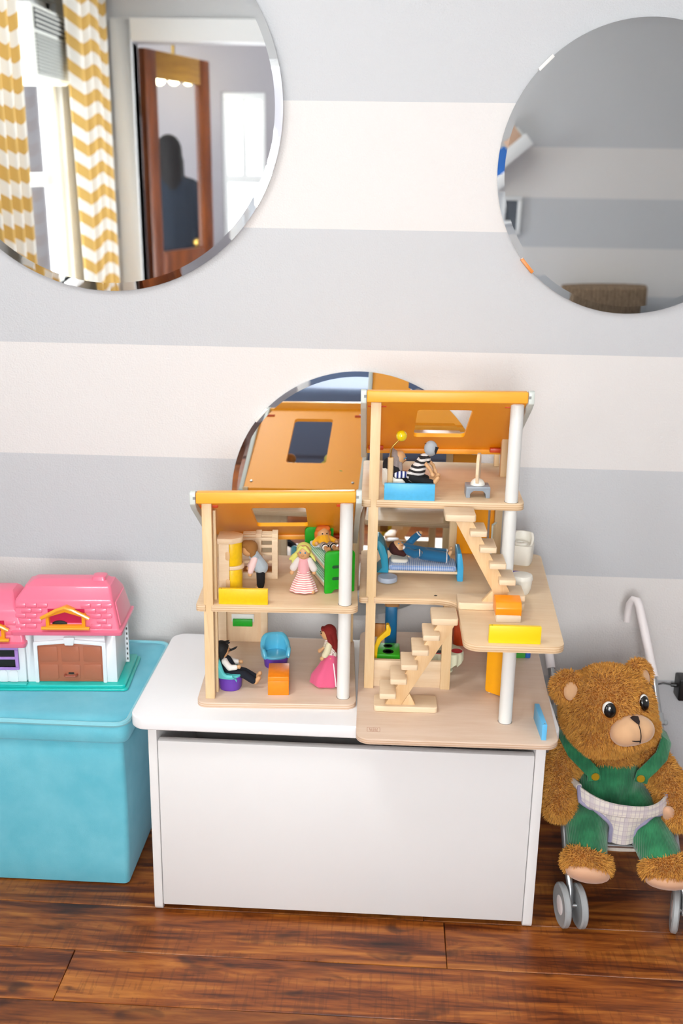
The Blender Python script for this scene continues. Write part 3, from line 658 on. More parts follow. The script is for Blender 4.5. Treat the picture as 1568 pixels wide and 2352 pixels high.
for a, b in ((11.5, 193), (206, 388)):
    m_().box(181, 197, 484, 500, a, b).build('rear_post', POST, rh, 1); m_().box(2, 16, 484, 500, a, b).build('rear_post', POST, rh, 1); m_().box(278, 294, 482, 498, a, b).build('rear_post', POST, rh, 1)
m_().box(197.5, 264, 490, 496, 206.2, 387.5).build('orange_wall_panel', ORG, rh, .6); m_().box(269, 277.5, 490, 496, 206.2, 387.5).build('orange_wall_panel', ORG, rh, .6)
m_().lathe([(.1, 0), (3.4, 0), (.1, .3)], n=12).build('screw', plain('dark_screw', '#3b332c', .5), rh, loc=(.138, .222, .2061))
# maker's stamp printed on the base
st = plain('brown_stamp_ink', '#a8623f', .8)
sm = m_().box(0, 24, 0, .6, 0, .12).box(0, 24, 15.4, 16, 0, .12).box(0, .6, .6, 15.4, 0, .12).box(23.4, 24, .6, 15.4, 0, .12)
sp_ = sm.build('stamp_border', st, bs, loc=(.010, .026, .01152))
for k, tx in enumerate(('PLAN', 'TOYS')):
    cu = bpy.data.curves.new('stamp_letters', 'FONT'); cu.body = tx; cu.size = .0062; cu.align_x = 'CENTER'; to = bpy.data.objects.new('tmp', cu); COL.objects.link(to)
    bpy.context.view_layer.update(); me = bpy.data.meshes.new_from_object(to.evaluated_get(bpy.context.evaluated_depsgraph_get())); bpy.data.objects.remove(to)
    obj('stamp_letters', me, st, sp_, (.012, (.0062 if k == 0 else .0015), .0001))
for k, x in enumerate((5, 9, 12, 15, 19)): m_().lathe([(.05, 0), (.8, 0), (.8, .1), (.05, .1)], (x, 13.2 - abs(k - 2) * .6, 0), 8).build('stamp_dot', st, sp_)

# ================================================================ DOLLHOUSE FURNITURE
GRN = MATS['green_lacquer']; CREAM = plain('cream_lacquer', '#e6e2d4', .45); YEL = plain('yellow_lacquer', '#f0c20c', .4, var=(150, .05)); BLU = plain('sky_blue_lacquer', '#52b4e2', .4, var=(150, .05))
def put(name, label, cat, H, x, y, z, deg=0, group=None): return thing(name, label, cat, H.at(x, y, z), H.a + R_(deg), group)
def railing(label, mat, H, x, y, z, w, h, deg=0, peg=True):
    t = put('balcony_railing', label, 'railing', H, x, y, z, deg, 'solid balcony railing blocks of the dollhouses')
    m_().box(0, w, 0, 9, 0, h).build('rail_board', mat, t, .8)
    m_().lathe([(.1, -.3), (1.4, -.3), (1.4, .15), (.1, .15)], (5, 4, h), 8).build('peg_hole_shade', plain('peg_shade_brown', '#7a6a3a', .8), t)  # brown disc paints the shade of a hole on the solid board
railing('yellow wooden railing block in front of the toy wardrobe, upper floor of the left dollhouse', YEL, LH, 26, 17, 206, 93, 31)
railing('blue wooden railing block on the top floor of the right dollhouse', BLU, RH, 31, 206, 402, 95.5, 32)
railing('yellow wooden railing block at the front of the terrace, before the orange seat', plain('bright_yellow_lacquer', '#fbcf12', .4), RH, 217, -4, 206, 90, 32)
railing('blue wooden railing block standing at the right edge of the base', plain('light_blue_lacquer', '#63b9e8', .4), RH, 334, 14, 11.5, 84, 31, 91)
# ---- staircases
def stairs(label, H, x, y, z, base, stringer, brace, treads, landing, yt, ys):
    t = put('toy_staircase', label, 'staircase', H, 0, 0, z, 0, 'wooden toy staircases')
    m_().prism(rrect(base[0], base[1], base[2], base[3], 7, 4), 0, base[4]).build('foot_board', PALE, t, 2, 3)
    sg = wood('stringer_wood', '#e8c596', '#dcb27f', 'z', 60, .5)
    m_().prism(stringer, ys[0], ys[1], 'y').build('stringer', sg, t, .6); m_().prism(brace, ys[0] + 1, ys[1] - 1, 'y').build('brace', sg, t, .6)
    tm = m_().prism(rrect(0, 31, 0, yt[1] - yt[0], 3, 3), -10.5, 0).mesh('tread', 1.0, 2); tm.materials.append(PALE)
    for a, b in treads:
        o = bpy.data.objects.new('tread', tm); COL.objects.link(o); o.parent = t; o.location = (a * .001, yt[0] * .001, b * .001)
    m_().prism(rrect(landing[0], landing[1], landing[2], landing[3], 5, 3), landing[4] - 12.5, landing[4]).build('landing', PALE, t, 1.4, 2)
stairs('toy staircase climbing from the base to the terrace of the right dollhouse', RH, 0, 0, 11.7, (22, 143, 104, 157, 12),
       [(43, 12), (74, 12), (171, 183), (139, 183)], [(74.5, 12), (101, 12), (88.5, 36)],
       [(32 + 19.2 * k, 46.5 + 30 * k) for k in range(5)], (124, 173, 97, 158, 195.5), (86, 148), (112, 125))
stairs('toy staircase climbing from the terrace to the top floor of the right dollhouse', RH, 0, 0, 206.2, (176, 301, 149, 203, 14),
       [(252, 14), (284, 14), (192, 178), (160, 178)], [(221, 14), (251, 14), (241, 38)],
       [(268 - 19.5 * k, 35 + 31 * k) for k in range(5)], (143, 199, 134, 190, 190), (137, 198), (158, 171))
# ---- left house, ground floor
def tub_chair(label, H, x, y, z, deg, shell, seat_in, base, s=1.0, base_h=21, back=58, arm=33):
    t = put('toy_armchair', label, 'armchair', H, x, y, z, deg, 'toy armchairs in the dollhouses')
    a = 27 * s; sup = lambda u, k: (math.copysign(abs(math.cos(u)) ** .86, math.cos(u)) * a * k, math.copysign(abs(math.sin(u)) ** .86, math.sin(u)) * a * k * .95)
    m_().loft([[(*sup(2 * math.pi * i / 28, k), h * s) for i in range(28)] for h, k in ((0, .80), (2, .84), (base_h, .93), (base_h + 2, .90))]).build('chair_base', base, t, .6)
    m_().loft([[(*sup(2 * math.pi * i / 28, k), h * s) for i in range(28)] for h, k in ((base_h - 1, .93), (base_h + 2, .97), (base_h + 4, .93), (base_h + 4.5, .5))]).build('seat', seat_in, t, .6)
    rings = []; n = 26; u0 = R_(-38)      # the chair faces -y: wall runs from the right front round the back to the left front
    for i in range(n + 1):
        u = u0 + (math.pi - 2 * u0) * i / n; w = max(0, math.sin(u)); w = min(1, w * 1.12); top = arm + (back - arm) * w * w * (3 - 2 * w)
        top *= .66 if i in (0, n) else .88 if i in (1, n - 1) else 1
        (xo, yo), (xi, yi) = sup(u, 1.1 + .10 * w), sup(u, .82)
        zb, zt = (base_h - 1) * s, top * s; rings.append([(xo * .97, yo * .97, zb), (xo, yo, (zb + zt) / 2), (xo, yo, zt - 3 * s), ((xo * 2 + xi) / 3, (yo * 2 + yi) / 3, zt), ((xo + xi * 2) / 3, (yo + yi * 2) / 3, zt), (xi, yi, zt - 3 * s), (xi * .98, yi * .98, zb)])
    m_().loft(rings).build('back_shell', shell, t, .5)
    return t
TEA = plain('teal_plastic_shell', '#57c2c4', .3, coat=.4); SKY = plain('sky_plastic_shell', '#5fc3e4', .25, coat=.5); PRP = plain('purple_plastic', '#6a3db0', .35)
tub_chair('teal and purple plastic toy armchair with the black-haired doll in it', LH, 41, 66, 11.5, 82, TEA, TEA, PRP, 1.0, 30, 67, 37)
tub_chair('empty sky blue and purple plastic toy armchair behind the orange table', LH, 124, 172, 11.5, 12, SKY, SKY, PRP, 1.05, 22, 60, 40)
ob = put('toy_side_table', 'orange wooden arch-shaped toy table on the ground floor of the left dollhouse', 'table', LH, 138, 31, 11.5, 2)
OT = plain('orange_block_lacquer', '#fb8a0c', .4, var=(120, .05)); m_().box(-20.5, 20.5, 0, 66, 30, 39).build('table_top', OT, ob, 1.2); m_().box(-20.5, 20.5, 0, 9, 0, 30.2).build('leg', OT, ob, 1.0); m_().box(-20.5, 20.5, 57, 66, 0, 30.2).build('leg', OT, ob, 1.0)
# ---- left house, upper floor
wd = put('toy_wardrobe', 'pale wood toy wardrobe with yellow rounded doors at the left post', 'wardrobe', LH, 22, 60, 206, 0)
m_().box(0, 20, 0, 46, 0, 106).build('cabinet_side', PALE, wd, 1)
for zc in (26, 82): m_().prism(rrect(13, 21.2, zc - 9, zc + 9, 4, 4), -.5, .3, 'y').build('finger_recess_shade', wood('recess_shade_wood', '#dcb98d', '#cfa776', 'z', 60), wd, .3)  # darker wood tone paints the shade of the finger notches
def drum(z0, z1, mat, n, r=21):
    p = [(20.2, 2), (24, 2)] + [(24 + (r - 2) * math.sin(math.pi * k / 10), 23 - 21 * math.cos(math.pi * k / 10)) for k in range(1, 10)] + [(24, 44), (20.2, 44)]
    m_().prism(p, z0, z1).build(n, mat, wd, .6)
drum(2, 52, YEL, 'lower_door'); drum(60, 106, YEL, 'upper_door'); drum(52.2, 59.8, PALE, 'middle_shelf', 25)
m_().prism(rpoly([(-3, -3), (26, -3), (45, 10), (45, 36), (26, 49), (-3, 49)], [2, 10, 14, 14, 10, 2], 4), 106.2, 117).build('cornice', PALE, wd, 1)
cb = put('toy_crib', 'pale wood slatted toy rack standing behind the toy wardrobe', 'crib', LH, 60, 160, 206, 2)
for x in (24, 57):
    m_().prism(rpoly([(0, 0), (0, 82), (12, 93), (40, 93), (40, 84), (14, 84), (9, 79), (9, 0)], [1, 6, 8, 1, 1, 4, 3, 1], 4), x, x + 12, 'x').build('upright', PALE, cb, .8)
for k, z in enumerate((33, 50, 66, 81)): m_().box(-2, 66, 1.5, 7, z, z + 6).build('slat', PALE, cb, .8)
for k in range(3): m_().box(-2, 66, 12 + k * 11, 18 + k * 11, 84.5, 90).build('top_slat', PALE, cb, .8)
m_().box(-2, 68, 1, 8, 0, 13).build('bottom_board', PALE, cb, .8); m_().box(-2, 68, 8, 40, 10, 14).build('crib_floor', plain('brown_board', '#a0642c', .6), cb, .5)
for x in (24, 57): m_().box(x, x + 12, 36, 44, 0, 84.2).build('rear_leg', PALE, cb, .8)
bb = put('toy_bunk_bed', 'green toy bunk bed behind the white pipe with the ginger doll on top', 'bunk bed', LH, 255, 90, 206, 17)
GL = plain('vivid_green_lacquer', '#17a519', .4, var=(150, .06)); ging = checks('green_gingham', '#eef3ee', '#8fd0a8', '#2aa468', .0042); gingb = checks('blue_gingham', '#f2f4f8', '#aebfdd', '#5f86c8', .0040)
def board(z, w, h, slots, y0, y1, name):
    a = w / 2; t = m_(); out = rpoly([(-a, 0), (-a + 14, 0), (-a + 20, 7), (a - 20, 7), (a - 14, 0), (a, 0), (a, h), (-a, h)], [2, 3, 3, 3, 3, 2, 9, 9], 4)
    m = t.prism([(p[0], p[1] + z) for p in out], y0, y1, 'y').build(name, GL, bb, 1)
    for s in slots: m_().prism(rrect(-16, 16, s - 3.2, s + 3.2, 3, 4), y0 - .15, y0 + 1, 'y').build('slot', plain('green_slot_shade', '#0e4a22', .7), m)  # dark green patches paint the shade of cut-through slots
board(0, 61, 86, (54, 30), 0, 7, 'footboard'); board(0, 61, 93, (), 148, 155, 'headboard')
for z, n in ((44, 'upper'), (8, 'lower')):
    m_().box(-27, 27, 7.2, 147.8, z, z + 7).build('%s_deck' % n, PALE, bb, .6)
    m_().prism(rrect(-28.5, 26, 9, 146, 6, 3), z + 7.1, z + 14).build('%s_mattress' % n, ging, bb, 3, 3)
m_().prism(rrect(-23, 14, 112, 145, 6, 3), 58, 65).build('pillow', plain('white_cloth', '#eceaf0', .9), bb, 3, 3)
# ---- right house, ground floor
kt = put('toy_stove', 'green toy stove with black ring burners behind the half wall', 'stove', RH, 22, 262, 11.5)
GLM = plain('lime_green_lacquer', '#3cc81e', .35); m_().box(0, 52, 0, 62, 0, 48).build('stove_body', GLM, kt, 2)
for k, (y, r) in enumerate(((16, 11), (45, 9))):
    for q in (r, r - 3): m_().lathe([(q - .8, 0), (q + .4, 0), (q + .4, .3), (q - .8, .3), (q - .8, 0)], (28, y, 48), 24).build('burner_ring', plain('black_print', '#10240c', .7), kt)
yh = put('toy_cooker_hood', 'curved yellow toy cooker hood beside the green stove', 'cooker hood', RH, 22, 242, 11.5)
hp = [(0, 44), (2, 72), (8, 88), (17, 97), (26, 103), (28, 112), (24, 121), (10, 122), (0, 118)]
m_().prism(rpoly([(0, 40), (4.5, 40), (6, 70), (12, 85), (20, 93), (30, 100), (31.5, 110), (27, 121), (21, 121), (22, 109), (14, 101), (4, 90), (-1, 72)], 2, 2), 0, 14, 'y').build('hood_curve', YEL, yh, .8)
m_().box(-1, 4.5, 2, 12, 0, 40).build('hood_stand', PALE, yh, .6); m_().box(-1, 20, 8, 15, 92, 119).build('hood_back', wood('hood_brown', '#b5762a', '#8d5518', 'z', 60), yh, .6)
fl_ = put('toy_fridge', 'tall dark blue toy fridge with a brown top at the back of the kitchen', 'fridge', RH, 48, 392, 11.5)
m_().prism(rrect(-4, 22, 0, 34, 7, 4), 0, 102).build('fridge_body', plain('deep_blue_lacquer', '#0f6b9e', .35), fl_, 1); m_().prism(rrect(-6, 26, -4, 36, 8, 4), 102.2, 118).build('fridge_top', wood('top_brown', '#b98a58', '#9b6c3d', 'x', 60), fl_, 1.5)
tb = put('toy_dining_table', 'cream scalloped toy table with a red ring print behind the half wall', 'table', RH, 172, 300, 11.5)
n = 96
sc_ = lambda r, z, amp: [((r + amp * math.cos(12 * 2 * math.pi * k / n)) * math.cos(2 * math.pi * k / n), (r + amp * math.cos(12 * 2 * math.pi * k / n)) * math.sin(2 * math.pi * k / n), z) for k in range(n)]
lowz = lambda r, amp: [((r + amp * math.cos(12 * 2 * math.pi * k / n)) * math.cos(2 * math.pi * k / n), (r + amp * math.cos(12 * 2 * math.pi * k / n)) * math.sin(2 * math.pi * k / n), 22 + 4 * math.cos(12 * 2 * math.pi * k / n)) for k in range(n)]
TC = plain('cream_tablecloth', '#dcdcbf', .7)
m_().loft([lowz(33, 2.5), sc_(33.5, 42, 1.4), sc_(31, 47, .6), sc_(10, 47.6, 0)]).build('tablecloth_skirt', TC, tb, .5)
m_().lathe([(.1, 0), (14, 0), (14, 3), (5, 6), (5, 30), (.1, 30)], n=20).build('pedestal', TC, tb)
m_().lathe([(9, 47.7), (11.5, 47.7), (11.5, 48.1), (9, 48.1), (9, 47.7)], (20, -8, 0), 24).build('red_ring_print', plain('red_print', '#c4303a', .6), tb); m_().box(-24, -6, -22, -8, 47.5, 48).build('dark_print', plain('dark_print', '#1f2a2a', .6), tb); m_().box(-25, -5, -25, -22, 47.5, 48).build('red_bar_print', MATS['red_print'], tb)
o = put('toy_cupboard', 'red-orange toy cupboard in the far corner below the terrace', 'cupboard', RH, 197, 428, 11.5); m_().box(0, 62, 0, 50, 0, 82).build('cupboard_body', plain('deep_red_orange', '#c2430f', .4), o, 1.5); m_().box(2, 29, -1.5, 0, 6, 78).build('cupboard_door', MATS['deep_red_orange'], o, .5); m_().box(31, 60, -1.5, 0, 6, 78).build('cupboard_door', MATS['deep_red_orange'], o, .5)
o = put('toy_door_panel', 'tall amber orange door panel standing behind the lower white pipe', 'door panel', RH, 243, 204, 13.5, -38)
m_().prism(rpoly([(0, 0), (56, 0), (56, 178), (0, 178)], 5, 3), 0, 9, 'y').build('panel_board', plain('amber_lacquer', '#fcae0a', .4), o, .8)
for x in (8, 46): m_().lathe([(.1, -2), (3, -2), (3, .2), (.1, .2)], (x, 4.5, 0), 10).build('foot_peg', PALE, o)
o = put('toy_crate', 'small green and blue toy block under the right side of the terrace', 'toy block', RH, 322, 372, 11.5); m_().prism(rrect(0, 26, 0, 30, 4, 3), 0, 26).build('green_block', plain('mid_green', '#3c9a3a', .4), o, 1); m_().prism(rrect(24.5, 37, 0, 30, 5, 3), .2, 30).build('blue_end', plain('royal_blue', '#1f5fae', .4), o, 1); m_().box(2, 24, -1.2, .2, 17, 24).build('grey_trim', plain('grey_trim_paint', '#7d8a7a', .5), o, .4)
# ---- right house, middle floor
be = put('toy_bed', 'blue toy bed with gingham mattress on the middle floor of the right dollhouse', 'bed', RH, 26, 306, 206, 0)
TBL = plain('teal_blue_lacquer', '#1f8fae', .4); FBL = plain('blue_footboard_lacquer', '#3ba6d8', .4)
m_().prism(rpoly([(-4, 14), (20, 14), (20, 22), (17, 50), (10, 70), (0, 82), (-10, 82), (-4, 66), (3, 45), (6, 24)], [0, 2, 4, 8, 8, 8, 3, 8, 6, 2], 4), 2, 66, 'y').build('headboard', TBL, be, 1)
m_().box(18, 162, 4, 62, 14, 19).build('deck', PALE, be, .6); m_().prism(rrect(20, 158, 2, 60, 7, 3), 19.1, 31).build('mattress', gingb, be, 4, 3)
m_().prism(rpoly([(160, 0), (172, 0), (172, 30), (167, 60), (158, 60), (160, 30)], [2, 2, 6, 3, 3, 4], 3), 0, 66, 'y').build('footboard', FBL, be, 1)
m_().prism(rrect(24, 60, 14, 54, 8, 3), 31, 39).build('pillow', plain('cream_pillow', '#e9e2d4', .9), be, 4, 3)
o = put('toy_stool', 'round pale grey toy stool under the head of the blue toy bed', 'stool', RH, 44, 292, 206); m_().lathe([(.1, 2), (17, 2), (20, 4), (20.5, 10), (19, 13), (.1, 13)], n=28).build('stool_seat', plain('pale_blue_grey', '#a9b4c6', .4), o); m_().lathe([(.1, 0), (12, 0), (12, 2.2), (.1, 2.2)], n=20).build('stool_foot', MATS['pale_blue_grey'], o)
tl = put('toy_toilet', 'cream toy toilet with closed lid on the terrace floor', 'toilet', RH, 308, 252, 206)
CR = plain('ivory_lacquer', '#ebe6da', .4); m_().lathe([(.1, 0), (15, 0), (19, 10), (20.5, 24), (20.5, 28), (.1, 28)], n=28).build('bowl', CR, tl)
m_().lathe([(.1, 28.2), (21.5, 28.2), (22, 31), (20, 38), (14, 40), (.1, 40.5)], n=28).build('toilet_lid', CR, tl); m_().prism(rrect(-30, -14, -8, 16, 3, 3), 0, 36).build('cistern', CR, tl, 1.5)
bn = put('toy_washbasin', 'tall white toy washbasin at the back corner of the terrace floor', 'washbasin', RH, 334, 438, 206, -20)
m_().loft([[(a, b, z) for a, b in rrect(-24 * k, 24 * k, -22 * k, 24 * k, 12 * k, 5)] for z, k in ((0, .86), (4, .92), (40, 1), (44, 1), (44.5, .6))]).build('basin_body', CR, bn)
wl_ = []
for i in range(25):
    u = R_(-30) + R_(240) * i / 24; co, si = math.cos(u), math.sin(u); h = 44 + 22 * min(1, max(0, (si + .4) / 1.0)); wl_.append([(23.5 * co, 23.5 * si + 1, 42), (24 * co, 24 * si + 1, h), (19 * co, 19 * si + 1, h), (18 * co, 18 * si + 1, 42)])
m_().loft(wl_).build('basin_back', CR, bn, .8)
m_().lathe([(7, 44.6), (14, 44.6), (15, 47), (13, 49), (8, 49), (7, 44.6)], (-2, -6, 0), 24).build('seat_ring', CR, bn); m_().lathe([(.1, 44.7), (7.5, 44.7), (.1, 44.8)], (-2, -6, 0), 20).build('drain_hole', plain('grey_drain', '#9a988c', .6), bn)
o = m_().prism([(16 * math.cos(math.pi * 2 * k / 24), 14 * math.sin(math.pi * 2 * k / 24)) for k in range(24)], 0, 2).build('toy_bath_mat', plain('lilac_felt', '#8f7ac0', .9), None, .5); o.location = RH.at(314, 366, 206); tag(o, 'small lilac oval bath mat between the toy toilet and washbasin', 'bath mat')
mi = put('toy_mirror_frame', 'white framed toy towel mirror beside the orange wall panel', 'mirror', RH, 272, 462, 206, 62)
FWM = plain('mint_white', '#dfe6da', .4)
for b in ((0, 4, 0, 78), (24, 28, 0, 78), (0, 28, 74, 78), (0, 28, 0, 4)): m_().box(b[0], b[1], 0, 3, b[2], b[3]).build('frame_bar', FWM, mi, .8)
m_().box(4, 24, 1, 2, 4, 74).build('mirror_sheet', MIR, mi)
os_ = put('toy_bench', 'orange curved toy bench on a cream base on the terrace', 'bench', RH, 241, 97, 206)
m_().box(0, 45, -5, 36, 0, 13).build('seat_base', plain('pale_peach', '#f0dcc2', .5), os_, 1.5); m_().loft([[(a, b, c) for b, c in rpoly([(-1, 11), (42, 11), (42, 36), (34, 40), (6, 36), (-1, 26)], [1, 1, 5, 9, 8, 6], 4)] for a in (-1, 46)]).build('seat_cover', plain('orange_seat_lacquer', '#fc9208', .35), os_, 2.5, 3)
# ---- right house, top floor
ar = tub_chair('white toy armchair with red lining on the top floor, two dolls in it', RH, 62, 268, 402, 75, CR, plain('red_felt', '#a3141c', .9), CR, 1.12, 16, 46, 30)
lp = put('toy_floor_lamp', 'toy lamp with wooden stick, bent brass wire and yellow ball', 'lamp', RH, 42, 236, 402)
m_().lathe([(.1, 0), (9, 0), (9, 3), (.1, 3)], n=20).build('lamp_base', CR, lp); m_().lathe([(.1, 3), (5.6, 3), (5.6, 76), (.1, 76)], n=8).build('stick', POST, lp); m_().tube([(0, 0, 75), (0, 0, 84), (1, 0, 92), (4, 0, 98), (15, 0, 110)], 1.6, 8).build('brass_wire', MATS['brass'], lp); m_().ell((19, 0, 118), 10.5).build('lamp_ball', plain('yellow_gloss', '#e8cc08', .2, coat=.6), lp)
tv = put('toy_television', 'wooden toy television with white dome foot on the grey arch table', 'television', RH, 211, 255, 424.2, 0)
m_().ell((0, 0, 0.2), (14, 13, 13), 24, 12)
dm = m_(); dm.loft([[(14 * math.cos(a) * math.cos(u), 13 * math.cos(a) * math.sin(u), 13 * math.sin(a)) for u in [2 * math.pi * k / 24 for k in range(24)]] for a in [math.pi / 2 * j / 7 * .98 for j in range(8)]]); dm.build('dome_foot', CR, tv)
sm_ = m_().prism(rpoly([(-12, 2), (12, 2), (20, 24), (16, 52), (6, 62), (-8, 62), (-18, 50), (-20, 24)], 8, 4), -3, 3, 'y'); sm_.xf(Matrix.Rotation(R_(78), 4, 'Z')); sm_.build('screen_board', PALE, tv, 1)
tt = put('toy_television_table', 'grey arch-shaped toy table under the wooden toy television', 'table', RH, 211, 236, 402)
m_().prism(rpoly([(-23, 0), (-15, 0), (-15, 8), (-9, 14), (9, 14), (15, 8), (15, 0), (23, 0), (23, 22), (-23, 22)], [1, 1, 5, 6, 6, 5, 1, 1, 2, 2], 4), 0, 38, 'y').build('arch_top', plain('grey_lacquer', '#8f98a2', .4), tt, .8)

# ================================================================ DOLLS
SKD = plain('doll_wood_skin', '#d2a170', .45); EYEB = plain('doll_eye_blue', '#2f86b8', .3); EYEK = plain('doll_eye_dark', '#1c1410', .3)
def doll(label, H, x, y, z, deg, J, r_head, clothes, hair, eye=None, tilt=None, look=(0, -1, 0), extra=None, arm=3.6, leg=4.6):
    """J: joints in mm (head, neck, chest, pelvis, sh/el/ha/hi/kn/an/to as left,right pairs); clothes: (name, parts, material)"""
    t = put('doll', label, 'doll', H, x, y, z, deg, 'jointed wooden dolls in the dollhouses')
    if tilt: t.rotation_euler = (Matrix.Rotation(t.rotation_euler.z, 3, 'Z') @ Euler(tilt).to_matrix()).to_euler()
    h = Vector(J['head']); P = [('e', h, (r_head * .96, r_head, r_head * 1.06)), ('c', h - (h - Vector(J['neck'])) * .4, J['neck'], 5, 5), ('c', J['neck'], J['chest'], 5.5, 10), ('c', J['chest'], J['pelvis'], 10, 9)]
    for k in (0, 1):
        P += [('c', J['chest'], J['sh'][k], 6, 4.5), ('c', J['sh'][k], J['el'][k], arm + .6, arm), ('c', J['el'][k], J['ha'][k], arm, arm - .4), ('e', J['ha'][k], (4.6, 4.6, 4.6))]
        P += [('c', J['pelvis'], J['hi'][k], 7, 6.5), ('c', J['hi'][k], J['kn'][k], leg + 1, leg), ('c', J['kn'][k], J['an'][k], leg, leg - .6), ('c', J['an'][k], J['to'][k], 4.6, 4.4)]
    obj('body', blob(P, .0016, 2), SKD, t)
    for nm, pts, mt in clothes:
        if isinstance(pts, M): pts.build(nm, mt, t)
        else: obj(nm, blob(pts, .0015, 2), mt, t)
    hp, hm = hair; obj('hair', blob(hp, .0013, 1), hm, t)
    lk = Vector(look).normalized(); rt = lk.cross(Vector((0, 0, 1)))
    if rt.length < .1: rt = Vector((1, 0, 0))
    rt.normalize(); up = rt.cross(lk)
    for s in (-1, 1):
        d = (lk + rt * (.36 * s) + up * .10).normalized(); m_().ell(h + d * (r_head * .97), (1.7, 1.7, 1.7), 10, 8).build('eye', eye or EYEK, t)
    d = (lk - up * .12).normalized(); m_().ell(h + d * (r_head * 1.0), (1.5, 1.5, 1.5), 10, 8).build('nose', SKD, t)
    ms = [h + (lk + rt * (.2 * q) - up * (.42 - .10 * q * q)).normalized() * (r_head * 1.0) for q in (-1, -.5, 0, .5, 1)]
    m_().tube(ms, .45, 6).build('mouth', plain('doll_mouth', '#a8503a', .5), t)
    return t
def skirt(rings, folds, amp, n=48):
    """rings: (z, rx, ry, cx, cy) from hem up"""
    R0 = []
    for i, (z, rx, ry, cx, cy) in enumerate(rings):
        k = amp * (1 - i / (len(rings) - 1)); R0.append([((rx + k * math.cos(folds * u)) * math.cos(u) + cx, (ry + k * math.cos(folds * u)) * math.sin(u) + cy, z) for u in [2 * math.pi * q / n for q in range(n)]])
    return m_().loft(R0)
std = lambda: dict(head=(0, -1, 100), neck=(0, 0, 87), chest=(0, 0, 76), pelvis=(0, 0, 54), sh=((-12, 0, 81), (12, 0, 81)), el=((-17, 0, 66), (17, 0, 66)), ha=((-18, -4, 52), (18, -4, 52)),
                   hi=((-6, 0, 50), (6, 0, 50)), kn=((-7, 0, 27), (7, 0, 27)), an=((-7, 0, 6), (7, 0, 6)), to=((-7, -8, 4.6), (7, -8, 4.6)))
# blonde girl, upper floor of the left house, facing the camera
J = std(); J.update(head=(0, -2, 84), neck=(0, 0, 71), chest=(0, 0, 62), pelvis=(0, 0, 42), sh=((-11, 0, 67), (11, 0, 67)), el=((-19, -2, 54), (19, -2, 54)), ha=((-23, -4, 40), (21, -3, 42)), hi=((-6, 0, 38), (6, 0, 38)), kn=((-7, 0, 20), (7, 0, 20)), an=((-8, 0, 6), (12, -2, 6)), to=((-8, -7, 4.6), (20, -12, 4.8)))
LTC = plain('pale_linen', '#ded6d2', .95, sheen=.2); PNK = plain('pink_cotton', '#e8a9ae', .9, sheen=.2); PST = stripes('pink_striped_cotton', '#f0e2da', '#dc8f92', .0042, 'z', .5, .9)
BLN = plain('blonde_yarn', '#d9d873', .9, bump=(900, .5)); hc = Vector(J['head'])
doll('blonde doll in a pink pinafore and striped skirt beside the green bunk bed', LH, 184, 92, 206, -6, J, 14.5,
     [('sleeves', [('c', (-11, 0, 66), (-20, -2, 50), 6.5, 7.5), ('c', (11, 0, 66), (20, -2, 50), 6.5, 7.5), ('c', (-10, 0, 66), (10, 0, 66), 6.5, 6.5)], LTC),
      ('bodice', [('c', (0, 0, 42), (0, -1, 62), 12, 11), ('c', (-6, -4, 62), (-6, -3, 70), 4, 3.5), ('c', (6, -4, 62), (6, -3, 70), 4, 3.5)], PNK),
      ('skirt', skirt([(3, 27, 19, 0, -1), (6, 27, 19, 0, -1), (20, 22, 16, 0, 0), (36, 14, 12, 0, 0), (46, 11.5, 11, 0, 0)], 9, 1.6), PST)],
     ([('e', hc + Vector((0, 4.2, 3.5)), (15, 13, 14)), ('c', hc + Vector((-4, -10, 11)), hc + Vector((-11, -8, 2)), 4, 3), ('c', hc + Vector((4, -10, 11)), hc + Vector((11, -8, 2)), 4, 3), ('c', hc + Vector((-12, 3, -4)), hc + Vector((-19, 2, -12)), 4.5, 5.5), ('c', hc + Vector((-19, 2, -12)), hc + Vector((-27, 1, -17)), 6, 2.5), ('c', hc + Vector((-19, 2, -12)), hc + Vector((-22, 1, -24)), 5, 2), ('c', hc + Vector((12, 3, -4)), hc + Vector((20, 2, -13)), 4, 2.5), ('c', hc + Vector((18, 2, -11)), hc + Vector((23, 1, -19)), 3.5, 1.5)], BLN), EYEB)
